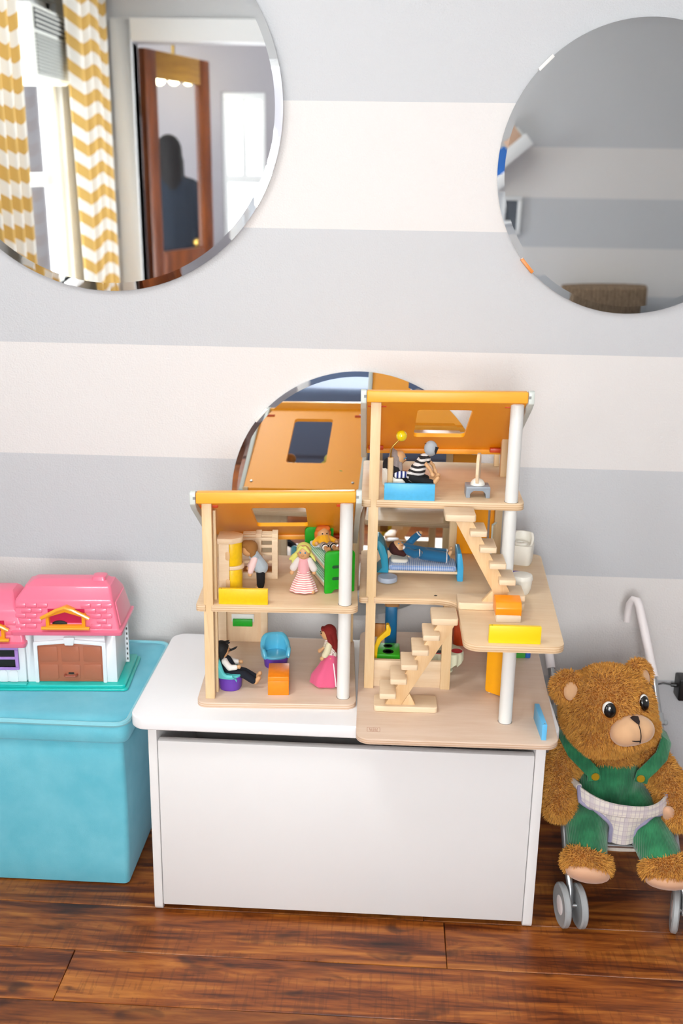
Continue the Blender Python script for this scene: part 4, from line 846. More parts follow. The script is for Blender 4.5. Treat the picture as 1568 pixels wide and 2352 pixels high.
# man leaning over, facing left
J = std(); J.update(head=(-21, 0, 83), neck=(-12, 0, 72), chest=(-5, 0, 62), pelvis=(3, 0, 42), sh=((-8, -9, 66), (-8, 9, 66)), el=((-14, -12, 50), (-14, 12, 50)), ha=((-17, -13, 34), (-22, 13, 38)), hi=((3, -6, 38), (3, 6, 38)), kn=((3, -6, 22), (3, 6, 22)), an=((4, -6, 6), (4, 6, 6)), to=((-4, -6, 4.6), (-4, 6, 4.6)))
hc = Vector(J['head']); BRH = plain('light_brown_hair', '#9c6b34', .8, bump=(1200, .8))
doll('brown-haired doll in grey vest and pink sleeves leaning towards the wardrobe', LH, 96, 104, 206, 0, J, 14.5,
     [('shirt', [('c', (-8, -9, 66), (-13, -12, 52), 7, 7.5), ('c', (-13, -12, 52), (-16, -13, 41), 7.2, 6), ('c', (-8, 9, 66), (-13, 12, 52), 7, 7), ('c', (-13, 12, 52), (-19, 13, 44), 7, 6)], plain('pale_pink_cotton', '#eccdcb', .95)),
      ('vest', [('c', (-10, 0, 70), (3, 0, 46), 11, 15), ('c', (-8, -7, 67), (-8, 7, 67), 8, 8), ('c', (2, -7, 44), (2, 7, 44), 9, 9)], plain('grey_blue_felt', '#a9b5bd', .95, sheen=.3)),
      ('trousers', [('c', (3, -5, 40), (3, -6, 10), 9, 7.5), ('c', (3, 5, 40), (3, 6, 10), 9, 7.5)], plain('black_cotton', '#101014', .9))],
     ([('e', hc + Vector((3.5, 0, 3)), (15.5, 15.5, 14.5)), ('c', hc + Vector((8, -6, -4)), hc + Vector((9, -7, -11)), 8, 6), ('c', hc + Vector((8, 6, -4)), hc + Vector((9, 7, -11)), 8, 6), ('e', hc + Vector((-4, 0, 9)), (13, 13, 8))], BRH), EYEK, look=(-1, 0, -.25))
# ginger doll on the upper bunk, resting against the pillow
J = std(); J.update(head=(0, 10, 27), neck=(0, 3, 18), chest=(0, -3, 13), pelvis=(0, -18, 7), sh=((-12, 3, 18), (12, 3, 18)), el=((-20, -3, 11), (20, -2, 12)), ha=((-20, -13, 13), (22, -14, 14)), hi=((-7, -16, 7), (7, -16, 7)), kn=((-9, -38, 12), (9, -38, 12)), an=((-8, -58, 8), (9, -58, 8)), to=((-8, -62, 16), (9, -62, 16)))
hc = Vector(J['head']); YTS = plain('yellow_felt', '#eeb415', .9, sheen=.3)
doll('ginger-haired doll in a yellow top lying on the upper green bunk', LH, 222, 198, 264.5, 17, J, 14,
     [('top', [('c', (0, -12, 9), (0, 3, 18), 11, 12), ('c', (-11, 3, 18), (-21, -6, 12), 6.5, 7), ('c', (11, 3, 18), (21, -6, 12), 6.5, 7)], YTS),
      ('shorts', [('c', (-6, -16, 8), (-9, -34, 12), 9, 7.5), ('c', (6, -16, 8), (9, -34, 12), 9, 7.5)], stripes('zebra_cotton', '#17161a', '#f0ece6', .006, 'y', .5, .9, .004))],
     ([('e', hc + Vector((0, 4.5, 1.5)), (15.5, 14, 15)), ('c', hc + Vector((-9, -2, 10)), hc + Vector((9, -2, 10)), 6, 6), ('c', hc + Vector((-13, 2, 0)), hc + Vector((-13, 3, -10)), 5, 4), ('c', hc + Vector((13, 2, 0)), hc + Vector((13, 3, -10)), 5, 4)], plain('ginger_wool', '#d9722a', .95, bump=(900, .7))), EYEK, look=(0, -1, .1))
# black-haired doll sitting in the purple chair, facing right
J = std(); J.update(head=(-14, 0, 80), neck=(-12, 0, 66), chest=(-9, 0, 55), pelvis=(-2, 0, 36), sh=((-10, -11, 59), (-10, 11, 59)), el=((0, -15, 47), (2, 15, 48)), ha=((18, -12, 49), (20, 10, 50)), hi=((4, -6, 34), (4, 6, 34)), kn=((28, -7, 30), (28, 7, 30)), an=((50, -8, 14), (50, 8, 16)), to=((57, -8, 24), (58, 8, 27)))
hc = Vector(J['head']); NAV = plain('navy_denim', '#0f1522', .9); BKH = plain('black_yarn', '#0b0b0d', .7, bump=(900, .6))
doll('black-haired doll in white shirt and navy dungarees sitting in the teal armchair', LH, 41, 66, 11.5, 0, J, 13.5,
     [('shirt', [('c', (-10, -11, 59), (0, -15, 48), 6.5, 6.5), ('c', (0, -15, 48), (11, -13, 48), 6.2, 5.6), ('c', (-10, 11, 59), (2, 15, 49), 6.5, 6.5), ('c', (2, 15, 49), (12, 12, 49), 6.2, 5.6), ('c', (-10, -9, 59), (-10, 9, 59), 7, 7)], plain('white_cotton', '#e6e0da', .95)),
      ('dungarees', [('c', (-8, 0, 56), (0, 0, 38), 12, 13), ('c', (4, -6, 35), (28, -7, 30), 9, 8), ('c', (4, 6, 35), (28, 7, 30), 9, 8), ('c', (28, -7, 30), (45, -8, 18), 8, 7), ('c', (28, 7, 30), (45, 8, 20), 8, 7)], NAV)],
     ([('e', hc + Vector((-4, 0, 2)), (16, 17, 16.5)), ('c', hc + Vector((-3, -9, -4)), hc + Vector((-2, -10, -11)), 6, 5), ('c', hc + Vector((-3, 9, -4)), hc + Vector((-2, 10, -11)), 6, 5), ('c', hc + Vector((0, 0, 13)), hc + Vector((12, 0, 15)), 4, 2.2), ('c', hc + Vector((2, 3, 14)), hc + Vector((12, 5, 18)), 3, 1), ('c', hc + Vector((6, 9, -9)), hc + Vector((22, 12, -2)), 2.6, 2.4), ('c', hc + Vector((22, 12, -2)), hc + Vector((27, 13, 2)), 2.6, .8)], BKH), EYEK, look=(1, -.05, -.15))
# red-haired doll standing in a pink skirt, facing left
J = std(); J.update(head=(-4, 0, 111), neck=(0, 0, 97), chest=(1, 0, 86), pelvis=(3, 0, 64), sh=((0, -11, 91), (0, 11, 91)), el=((-4, -15, 76), (-6, 14, 77)), ha=((-14, -14, 62), (-19, 12, 67)), hi=((3, -6, 60), (3, 6, 60)), kn=((2, -6, 32), (2, 6, 32)), an=((3, -6, 6), (3, 6, 6)), to=((-6, -6, 4.6), (-6, 6, 4.6)))
hc = Vector(J['head']); RED = plain('dark_red_yarn', '#7c130d', .85, bump=(900, .7))
def floral():
    t = NT('tiny_floral_cotton'); v = t.coord(); n = t.noise(v, 420, 2); k = t.noise(v, 650, 2)
    c = t.mix(t.math('GREATER_THAN', n, .58), lin('#ece4d8'), lin('#a04a55')); c = t.mix(t.math('GREATER_THAN', k, .64), c, lin('#4a4a50')); t.base(c); t.b.inputs['Roughness'].default_value = .95; return t.m
doll('red-haired doll in a floral blouse and long pink skirt beside the left white pipe', LH, 236, 84, 11.5, 0, J, 13.5,
     [('blouse', [('c', (1, 0, 92), (4, 0, 66), 11, 12), ('c', (0, -10, 91), (0, 10, 91), 6.5, 6.5)], floral()),
      ('sleeves', [('c', (0, -11, 91), (-4, -15, 77), 7, 7), ('c', (-4, -15, 77), (-8, -15, 70), 7, 6.5), ('c', (0, 11, 91), (-6, 14, 77), 6.5, 6.5)], plain('cream_cotton', '#ded6b4', .95)),
      ('skirt', skirt([(2, 25, 24, -5, 0), (6, 32, 27, -5, 0), (22, 30, 24, -4, 0), (42, 20, 17, 0, 0), (62, 12.5, 12, 3, 0), (68, 12, 12, 3, 0)], 6, 2.4), plain('rose_pink_cotton', '#d9587f', .85, sheen=.3)),
      ('skirt_ribbon', m_().tube([(9, -14.5, 52), (11, -21, 40), (13.5, -26, 22), (15, -27.5, 8)], 1.3, 6), plain('white_ribbon', '#f1e9ea', .9))],
     ([('e', hc + Vector((4, 0, 3.5)), (14.5, 15, 14.5)), ('c', hc + Vector((8, -3, -2)), hc + Vector((14, -3, -26)), 11, 8.5), ('c', hc + Vector((14, -3, -26)), hc + Vector((16, -2, -44)), 7.5, 3), ('c', hc + Vector((3, -11, 0)), hc + Vector((8, -11, -18)), 6, 5.5), ('c', hc + Vector((-9, -4, 9)), hc + Vector((-9, 4, 9)), 4, 4), ('c', hc + Vector((16, 0, -22)), hc + Vector((29, -2, -16)), 3, 1.5)], RED), EYEK, look=(-1, -.1, 0))
# woman lying on the blue bed
J = std(); J.update(head=(38, -4, 62), neck=(52, -2, 58), chest=(62, 0, 55), pelvis=(88, 0, 48), sh=((58, -13, 57), (58, 12, 60)), el=((72, -20, 52), (70, 16, 74)), ha=((84, -20, 56), (84, 14, 88)), hi=((92, -7, 47), (92, 7, 47)), kn=((118, -8, 46), (118, 8, 47)), an=((140, -9, 42), (142, 9, 44)), to=((146, -10, 56), (148, 8, 58)))
hc = Vector(J['head']); BCT = plain('teal_blue_cotton', '#14608c', .9, sheen=.2); WTR = plain('white_braid', '#e8e0dc', .9)
cuff = lambda p, q, r: ('c', Vector(p) + (Vector(q) - Vector(p)) * .86, Vector(p) + (Vector(q) - Vector(p)) * .95, r, r)
doll('dark-haired doll in a blue dressing gown lying on the blue toy bed', RH, 26, 338, 206, 0, J, 13.5,
     [('gown', [('c', (54, 0, 57), (90, 0, 49), 12, 13), ('c', (58, -13, 57), (72, -20, 52), 7.5, 8.5), ('c', (72, -20, 52), (80, -20, 55), 8.5, 8), ('c', (58, 12, 60), (70, 16, 74), 7.5, 7.5), ('c', (70, 16, 74), (80, 14, 84), 7.5, 7), ('c', (90, -5, 48), (134, -9, 44), 12, 12), ('c', (90, 6, 48), (136, 9, 45), 12, 12)], BCT),
      ('hem_trim', [('e', (138, -9, 43.5), (2.6, 12.8, 12.8)), ('e', (140, 9, 45), (2.6, 12.8, 12.8))], WTR), ('cuff_trim', [('e', (82, -20, 55.5), (2.4, 8.6, 8.6))], WTR), ('cuff_trim', [('e', (81, 14, 85.5), (2.4, 7.8, 7.8), Matrix.Rotation(R_(-45), 3, 'Y'))], WTR), ('collar_trim', [('c', (50, -8, 62), (52, 8, 63), 4.5, 4.5)], WTR)],
     ([('e', hc + Vector((-4, 1, -3)), (14.5, 15.5, 14.5)), ('c', hc + Vector((-6, -6, -6)), hc + Vector((12, -9, -12)), 9, 6)], plain('dark_auburn_yarn', '#3d130e', .85, bump=(900, .6))), EYEB, look=(.45, -.55, .75))
# old man in the white armchair, facing right
J = std(); J.update(head=(4, 0, 70), neck=(-2, 0, 58), chest=(-5, 0, 50), pelvis=(-4, 0, 30), sh=((-4, -12, 54), (-4, 12, 54)), el=((2, -20, 40), (2, 16, 40)), ha=((24, -22, 42), (20, 14, 38)), hi=((2, -6, 28), (2, 6, 28)), kn=((30, -7, 26), (30, 7, 26)), an=((48, -8, 18), (48, 8, 18)), to=((53, -8, 26), (53, 8, 26)))
hc = Vector(J['head']); GRH = plain('grey_wool', '#9b8d88', .95, bump=(900, .8)); CHA = plain('charcoal_felt', '#1d1a1c', .95)
doll('grey-bearded doll in a dark jacket sitting in the white armchair', RH, 54, 262, 402, 0, J, 14,
     [('jacket', [('c', (-8, 0, 56), (-4, 0, 34), 14, 14), ('c', (-4, -12, 54), (2, -19, 42), 7, 7), ('c', (-4, 12, 54), (2, 16, 42), 7, 7), ('c', (-16, 0, 58), (-18, 0, 44), 11, 9)], CHA),
      ('striped_cuff', [('c', (2, -20, 41), (16, -22, 42), 7.6, 7)], stripes('navy_white_stripe', '#1f2b6b', '#ebe8ea', .0075, 'x', .5, .9)),
      ('trousers', [('c', (0, -6, 28), (30, -7, 26), 9.5, 8.5), ('c', (0, 6, 28), (30, 7, 26), 9.5, 8.5), ('c', (30, -7, 26), (44, -8, 20), 8, 7), ('c', (30, 7, 26), (44, 8, 20), 8, 7)], MATS['black_cotton'])],
     ([('e', hc + Vector((-9, -2, 1)), (11, 13.5, 15)), ('c', hc + Vector((-6, -9, 0)), hc + Vector((-6, -15, -26)), 8, 5), ('c', hc + Vector((1, -8, -9)), hc + Vector((5, -11, -27)), 6, 3.5), ('c', hc + Vector((-9, 0, 6)), hc + Vector((-13, 0, 20)), 6, 2), ('c', hc + Vector((-11, 4, 2)), hc + Vector((-16, 3, 14)), 6, 2), ('c', hc + Vector((-10, 5, -4)), hc + Vector((-8, 8, -22)), 7, 4)], GRH), EYEB, look=(1, -.35, -.1))
# doll in a striped top slumped over the armchair, hooded head turned away
J = std(); J.update(head=(36, 4, 86), neck=(30, 3, 72), chest=(22, 2, 60), pelvis=(4, 0, 32), sh=((20, -10, 66), (30, 12, 62)), el=((34, -12, 50), (42, 12, 52)), ha=((40, -12, 38), (46, 12, 40)), hi=((6, -6, 30), (8, 6, 30)), kn=((26, -9, 24), (28, 6, 26)), an=((44, -11, 22), (46, 6, 24)), to=((50, -12, 32), (52, 6, 34)))
hc = Vector(J['head'])
doll('doll in a black and white striped top and grey hood slumped over the armchair', RH, 82, 238, 410, 0, J, 11.5,
     [('striped_top', [('c', (24, 2, 64), (5, 0, 34), 12.5, 14.5), ('c', (20, -9, 64), (28, 10, 62), 8, 8), ('c', (12, -4, 44), (12, 4, 44), 15, 15)], stripes('black_white_jersey', '#241f1f', '#d8d2cd', .0088, 'z', .5, .9, .004)),
      ('trousers', [('c', (4, -6, 31), (26, -9, 24), 10, 8), ('c', (6, 6, 31), (28, 6, 26), 10, 8), ('c', (26, -9, 24), (38, -10, 22), 8, 7)], MATS['black_cotton']),
      ('ear_flap', m_().loft([[(hc.x + 6, hc.y - 12, hc.z - 4), (hc.x + 14, hc.y - 9, hc.z + 4), (hc.x + 6, hc.y - 10, hc.z + 6)], [(hc.x + 8, hc.y - 14, hc.z - 10)] * 3]), CHA),
      ('ear_tip', m_().loft([[(hc.x - 4, hc.y - 4, hc.z + 9), (hc.x + 4, hc.y - 3, hc.z + 12), (hc.x - 2, hc.y + 2, hc.z + 12)], [(hc.x - 14, hc.y - 4, hc.z + 9)] * 3]), CHA)],
     ([('e', hc + Vector((-.5, -.5, 0)), (13, 13.2, 15))], plain('grey_hood_felt', '#a9aeb3', .95)), EYEK, look=(.8, .6, 0))

# ================================================================ DOLL STROLLER
ALU = plain('brushed_aluminium', '#aeb0b2', .3, .9); GPL = plain('grey_plastic', '#9fa2a3', .45); WGR = plain('white_grip', '#ece4e3', .5); DKP = plain('dark_plastic', '#2a2b2c', .5)
st_ = thing('doll_stroller', 'metal doll stroller with plaid seat beside the white chest, holding the teddy bear', 'stroller', (.49, -.34, 0))
o0 = Vector((.49, -.34, 0)); w_ = lambda x, y, z: Vector((x, y, z)) - o0
def wheel(x, y, face):
    m = M().lathe([(.0300, -.0055), (.0400, -.0068), (.0438, -.004), (.0438, .004), (.0400, .0068), (.0300, .0055), (.0300, -.0055)], n=36, ax='x')
    wh = m.build('wheel', GPL, st_, loc=w_(x, y, .0438))
    M().lathe([(.001, -.004 * face), (.0305, -.004 * face), (.0305, .004 * face), (.001, .004 * face)], n=36, ax='x').build('wheel_disc', plain('dark_grey_plastic', '#6f7375', .5), wh)
    M().lathe([(.001, .0065 * face), (.015, .0065 * face), (.0215, .005 * face), (.0215, .003 * face), (.001, .003 * face)], n=28, ax='x').build('hub_cap', WGR, wh)
    return wh
for x in (.391, .613):
    for s in (-1, 1): q = wheel(x + s * .0165, -.520, s); q.rotation_euler = (0, 0, R_(8 if x < .5 else -14) * 1)
    M().tube([w_(x - .02, -.520, .044), w_(x + .02, -.520, .044)], .005).build('axle', ALU, st_)
    for s in (-1, 1): wheel(x + s * .0165, -.13, s)
    M().tube([w_(x - .02, -.13, .044), w_(x + .02, -.13, .044)], .005).build('axle', ALU, st_)
for pts, top, dr_ in (([(.391, -.520, .035), (.389, -.515, .075), (.384, -.46, .13), (.372, -.20, .416)], [(.372, -.203, .412), (.360, -.135, .50), (.354, -.112, .535)], -1), ([(.613, -.520, .035), (.612, -.515, .075), (.609, -.46, .13), (.597, -.20, .404)], [(.597, -.203, .400), (.583, -.14, .485), (.574, -.110, .530)], -1)):
    M().tube([w_(*p) for p in pts], .0068, 12).build('frame_tube', ALU, st_)
    h = Vector(top[-1]); hk = top + [tuple(h + Vector(d)) for d in ((-.004, .008, .010), (-.011, .014, .010), (-.017, .018, -.002), (-.019, .018, -.022), (-.020, .016, -.045))]
    M().tube([w_(*p) for p in hk], [.0098] * 3 + [.0095, .009, .0085, .008, .0075], 12).build('handle_grip', WGR, st_)
    a, b = Vector(pts[2]), Vector(pts[3]); c = a.lerp(b, .72); d = a.lerp(b, .5)
    M().tube([w_(*c.lerp(b, -.05)), w_(*c.lerp(b, .18))], .0095, 12).build('joint_collar', GPL, st_)
    M().ell(w_(c.x + .011, c.y, c.z), .006, 10, 8).build('rivet', GPL, st_)
    M().tube([w_(*d), w_(d.x, -.16, .09), w_(d.x, -.13, .044)], .006, 10).build('rear_leg', ALU, st_)
def plaid():
    t = NT('lilac_plaid_cotton'); v = t.coord(); sp = t.n('ShaderNodeSeparateXYZ'); t.l(v, sp.inputs[0]); c = lin('#e7dfd6')
    for ax, per, w1, colr in ((0, .034, .22, '#c9bdc6'), (2, .034, .22, '#cfc4c8'), (0, .0085, .16, '#b7aab4'), (2, .011, .14, '#c3b4ba')):
        a = t.math('LESS_THAN', t.math('FRACT', t.math('DIVIDE', sp.outputs[ax], per)), w1); c = t.mix(t.math('MULTIPLY', a, .6), c, lin(colr))
    t.base(c); t.b.inputs['Roughness'].default_value = .9; t.bump(t.noise(v, 1400, 2), .2, .0004); return t.m
PLD = plaid(); LIL = plain('lilac_binding', '#9d98b4', .9, bump=(1200, .3)); SEATC = plain('cream_quilt', '#d9d0c4', .95, bump=(260, .5, .002))
def sheet(grid, name, mat, th=.0025, parent=st_):
    """grid of points -> thin cloth with thickness"""
    R0 = len(grid); C0 = len(grid[0]); G = [[Vector(p) for p in r] for r in grid]; N = []
    for i in range(R0):
        for j in range(C0):
            a = G[min(i + 1, R0 - 1)][j] - G[max(i - 1, 0)][j]; b = G[i][min(j + 1, C0 - 1)] - G[i][max(j - 1, 0)]; N.append(a.cross(b).normalized())
    V = [G[i][j] + N[i * C0 + j] * th for i in range(R0) for j in range(C0)] + [G[i][j] - N[i * C0 + j] * th for i in range(R0) for j in range(C0)]; F = []; n = R0 * C0
    for i in range(R0 - 1):
        for j in range(C0 - 1):
            q = (i * C0 + j, i * C0 + j + 1, (i + 1) * C0 + j + 1, (i + 1) * C0 + j); F += [q, tuple(n + k for k in q[::-1])]
    bd = [(0, j) for j in range(C0)] + [(i, C0 - 1) for i in range(1, R0)] + [(R0 - 1, j) for j in range(C0 - 2, -1, -1)] + [(i, 0) for i in range(R0 - 2, 0, -1)]
    for k in range(len(bd)):
        a, b = bd[k], bd[(k + 1) % len(bd)]; a, b = a[0] * C0 + a[1], b[0] * C0 + b[1]; F.append((a, b, n + b, n + a))
    m = M().add(V, F); return m.build(name, mat, parent)
sheet([[w_(.393 + .206 * j / 8, -.452 + .22 * i / 6, .142 - .012 * math.sin(math.pi * j / 8)) for j in range(9)] for i in range(7)], 'seat_cloth', SEATC, .004)
sheet([[w_(.388 + .214 * j / 8, -.238 + .05 * i / 6 + .018 * math.sin(math.pi * j / 8), .142 + .25 * i / 6) for j in range(9)] for i in range(7)], 'back_cloth', plain('dark_lilac_cloth', '#5c5261', .9), .003)
M().tube([w_(.388, -.452, .14), w_(.606, -.452, .14)], .005).build('seat_bar', ALU, st_)
# front lap panel: wide over the lap, narrowing to a tongue between the legs
def lap(u, v):
    """u across -1..1, v 0 top .. 1 bottom"""
    k = min(1, max(0, (v - .22) / .5)); half = .088 - .064 * (1 - (1 - k) ** 2.2)
    x = .494 + half * u; y = -.468 - .012 * math.cos(u * 1.4) - (.008 if v < .3 else 0) + .010 * v; z = .253 - .098 * v - .006 * (1 - v) * u
    y += .05 * abs(u) ** 3 * max(0, 1 - v * 2.2)
    return w_(x, y, z)
lp_ = sheet([[lap(-1 + 2 * j / 20, i / 16) for j in range(21)] for i in range(17)], 'lap_panel', PLD, .0022)
for s in (-1, 1): M().tube([lap(s, i / 24) + Vector((0, -.001, 0)) for i in range(25)], .0048, 8).build('binding', LIL, lp_)
M().tube([lap(-1, .02), lap(-1, .02) + Vector((-.02, .06, -.004))], .007, 8).build('lap_strap', SEATC, lp_); M().tube([lap(1, .02), lap(1, .02) + Vector((.018, .06, -.004))], .007, 8).build('lap_strap', SEATC, lp_)

# ================================================================ TEDDY BEAR
BO = Vector((.487, -.345, .150)); br = thing('teddy_bear', 'brown plush teddy bear in green dungarees sitting in the doll stroller', 'teddy bear', BO)
mmv = lambda x, y, z: (Vector((x, y, z)) - BO) * 1000
HC = Vector(mmv(.462, -.372, .402)); HR = Matrix.Rotation(R_(19), 3, 'Z') @ Matrix.Rotation(R_(-17), 3, 'X') @ Matrix.Rotation(R_(-4), 3, 'Y')
hd = lambda x, y, z: HC + HR @ Vector((x, y, z))       # head frame: face looks along -y
sh_l, sh_r = mmv(.405, -.35, .295), mmv(.560, -.35, .290); el_l, el_r = mmv(.373, -.375, .255), mmv(.596, -.385, .25); ha_l, ha_r = mmv(.369, -.425, .212), mmv(.606, -.44, .212)
hip_l, hip_r = mmv(.452, -.37, .195), mmv(.528, -.37, .195); kn_l, kn_r = mmv(.425, -.445, .172), mmv(.552, -.445, .170); an_l, an_r = mmv(.420, -.492, .142), mmv(.568, -.495, .140)
ft_l, ft_r = mmv(.417, -.512, .137), mmv(.575, -.515, .132)
FRL = Euler((R_(-38), R_(16), R_(8))).to_matrix(); FRR = Euler((R_(-30), R_(-4), R_(-8))).to_matrix()
feet = [('e', ft_l, (50, 38, 34), FRL), ('e', ft_r, (52, 40, 36), FRR)]
limbs = [('c', sh_l, el_l, 36, 34), ('c', el_l, ha_l, 34, 33), ('c', sh_r, el_r, 36, 34), ('c', el_r, ha_r, 34, 33)]
headp = [('e', HC, (96, 86, 90), HR), ('e', hd(-46, -26, -38), (42, 44, 38)), ('e', hd(46, -26, -38), (42, 44, 38)), ('e', hd(0, -62, -28), (48, 34, 38), HR)]
ears = [('e', hd(-80, 0, 60), (36, 20, 34), HR @ Matrix.Rotation(R_(-24), 3, 'Z')), ('e', hd(80, 0, 56), (34, 20, 34), HR @ Matrix.Rotation(R_(24), 3, 'Z'))]
torso = [('c', mmv(.486, -.335, .20), mmv(.484, -.338, .285), 78, 62)]
legs = [('c', hip_l, kn_l, 40, 38), ('c', kn_l, an_l, 38, 36), ('c', hip_r, kn_r, 40, 38), ('c', kn_r, an_r, 38, 36)]
body_mesh = blob(feet + limbs + headp + ears + torso + legs, .0042, 5)
body = obj('body', body_mesh, plain('brown_plush_backing', '#9a5c1a', .95), br)
DG = lambda: None
def dung():
    t = NT('green_corduroy'); v = t.coord(); sp = t.n('ShaderNodeSeparateXYZ'); t.l(v, sp.inputs[0])
    wv = t.math('SINE', t.math('MULTIPLY', sp.outputs[0], 2 * math.pi / .0026)); n = t.noise(v, 30, 3)
    t.base(t.ramp(t.math('ADD', t.math('MULTIPLY', wv, .12), n), [(.3, lin('#14603c')), (.7, lin('#2f8a58'))])); t.b.inputs['Roughness'].default_value = .95; t.b.inputs['Sheen Weight'].default_value = .4
    t.bump(wv, .5, .0008); return t.m
GRC = dung()
infl = lambda L, d: [(p[0], p[1], p[2], p[3] + d, p[4] + d) for p in L]
cl_parts = [('c', mmv(.486, -.338, .195), mmv(.485, -.345, .242), 86, 72)] + infl(legs, 5) + [('e', mmv(.485, -.378, .250), (56, 32, 42))]
overalls = obj('dungarees', blob(cl_parts, .0042, 4), GRC, br)
def ribbon(path, wid, th, name, mat, parent, up):
    P = [Vector(p) for p in path]; rings = []
    for i, p in enumerate(P):
        t = (P[min(i + 1, len(P) - 1)] - P[max(i - 1, 0)]).normalized(); n = Vector(up[i] if isinstance(up, list) else up); n = (n - t * n.dot(t)).normalized(); b = t.cross(n)
        rings.append([p + b * (wid / 2 * sx) + n * (th / 2 * sn) for sx, sn in ((-1, -.6), (-.8, -1), (.8, -1), (1, -.6), (1, .6), (.8, 1), (-.8, 1), (-1, .6))])
    return m_().loft(rings).build(name, mat, parent)
for s, a in ((-1, .438), (1, .531)):
    pa = [mmv(a, -.417, .266), mmv(a + s * .003, -.416, .282), mmv(a + s * .020, -.411, .298), mmv(a + s * .042, -.398, .316), mmv(a + s * .056, -.372, .338), mmv(a + s * .056, -.335, .342), mmv(a + s * .035, -.292, .318), mmv(.487, -.268, .295)]
    u = [(0, -1, .2), (0, -1, .4), (s * .2, -.9, .6), (s * .4, -.6, .8), (s * .7, -.3, .8), (s * .6, .2, .8), (0, .7, .8), (0, 1, .5)]
    sb = ribbon(pa, 27, 5, 'shoulder_strap', GRC, br, u)
    m_().lathe([(.1, -2), (7, -2), (8.5, 0), (7, 2), (.1, 2)], n=20, ax='y').build('button', plain('mustard_button', '#a98412', .4), sb, loc=[c * .001 for c in mmv(a - s * .001, -.4215, .276)])
ribbon([mmv(.425, -.418, .222), mmv(.445, -.429, .219), mmv(.465, -.434, .217)], 16, 3, 'pocket_patch', plain('purple_print_cotton', '#8d79b0', .9, var=(400, .5)), br, (0, -1, .1))
# face
MZ = plain('beige_velour', '#d9ab80', .9, sheen=.4, bump=(1500, .2)); KNT = plain('black_stitch', '#1b100b', .7)
mzc = hd(0, -84, -20); mz = obj('muzzle', blob([('e', hd(0, -80, -26), (45, 34, 31), HR), ('e', hd(-16, -84, -28), (30, 30, 27), HR), ('e', hd(16, -84, -28), (30, 30, 27), HR)], .003, 3), MZ, br)
def on_muzzle(x, z):
    """front surface of the muzzle in head frame"""
    k = max(0.02, 1 - (x / 47) ** 2 - ((z + 26) / 33) ** 2); return hd(x, -80 - 35 * math.sqrt(k) - .5, z)
nz = [on_muzzle(-9, 2.5), on_muzzle(0, 4.5), on_muzzle(9, 2.5), on_muzzle(5, -5), on_muzzle(0, -11), on_muzzle(-5, -5)]
m_().loft([nz, [p + HR @ Vector((0, -3, 0)) for p in nz]]).build('nose', plain('dark_brown_embroidery', '#22100b', .6), br, 1.0)
m_().tube([on_muzzle(0, -11 + -5.2 * k) for k in range(8)], 1.0, 6).build('muzzle_seam', KNT, br)
m_().tube([on_muzzle(-26 + 5.2 * k, -35 - 8 * math.sin(math.pi * .5 * k / 5)) for k in range(6)], 1.0, 6).build('mouth', KNT, br)
for s in (-1, 1):
    dirv = Vector((s * .40, -.80, .20)).normalized(); sx = 1 / math.sqrt((dirv.x / 96) ** 2 + (dirv.y / 86) ** 2 + (dirv.z / 90) ** 2); c = hd(*(dirv * (sx + 1)))
    e = m_().ell(c, (12.5, 7.5, 15.5), 20, 12, HR @ Matrix.Rotation(R_(24) * s, 3, 'Z')).build('eye', plain('black_eye', '#060607', .25, coat=.3), br)
    m_().ell(c + HR @ Vector((s * .7, 1.6, 2.0)), (12.8, 6.9, 15.1), 20, 12, HR @ Matrix.Rotation(R_(24) * s, 3, 'Z')).build('eye_white', plain('eye_white_paint', '#ebe8e2', .4), e)
    m_().ell(c + HR @ Vector((s * 2.0 - 1, -6.6, 5.5)), (2.2, 1.6, 2.4), 10, 8).build('eye_glint', MATS['eye_white_paint'], e)
    er = ears[0 if s < 0 else 1]; m_().ell(er[1] + er[3] @ Vector((s * -2, -14.5, -4)), (16, 7.5, 20), 20, 12, er[3]).build('ear_lining', MZ, br)
for f, q in ((feet[0], FRL), (feet[1], FRR)):
    m_().ell(f[1] + q @ Vector((0, -6, -20)), (45, 33, 17.5), 24, 12, q @ Matrix.Rotation(R_(-4), 3, 'X')).build('foot_pad', plain('pale_velour_pad', '#d8a886', .9, sheen=.3), br)
m_().ell(ha_r + Vector((-20, -12, 2)), (14, 12, 34), 20, 12, Euler((R_(28), R_(-24), 0)).to_matrix()).build('paw_pad', MATS['pale_velour_pad'], br)
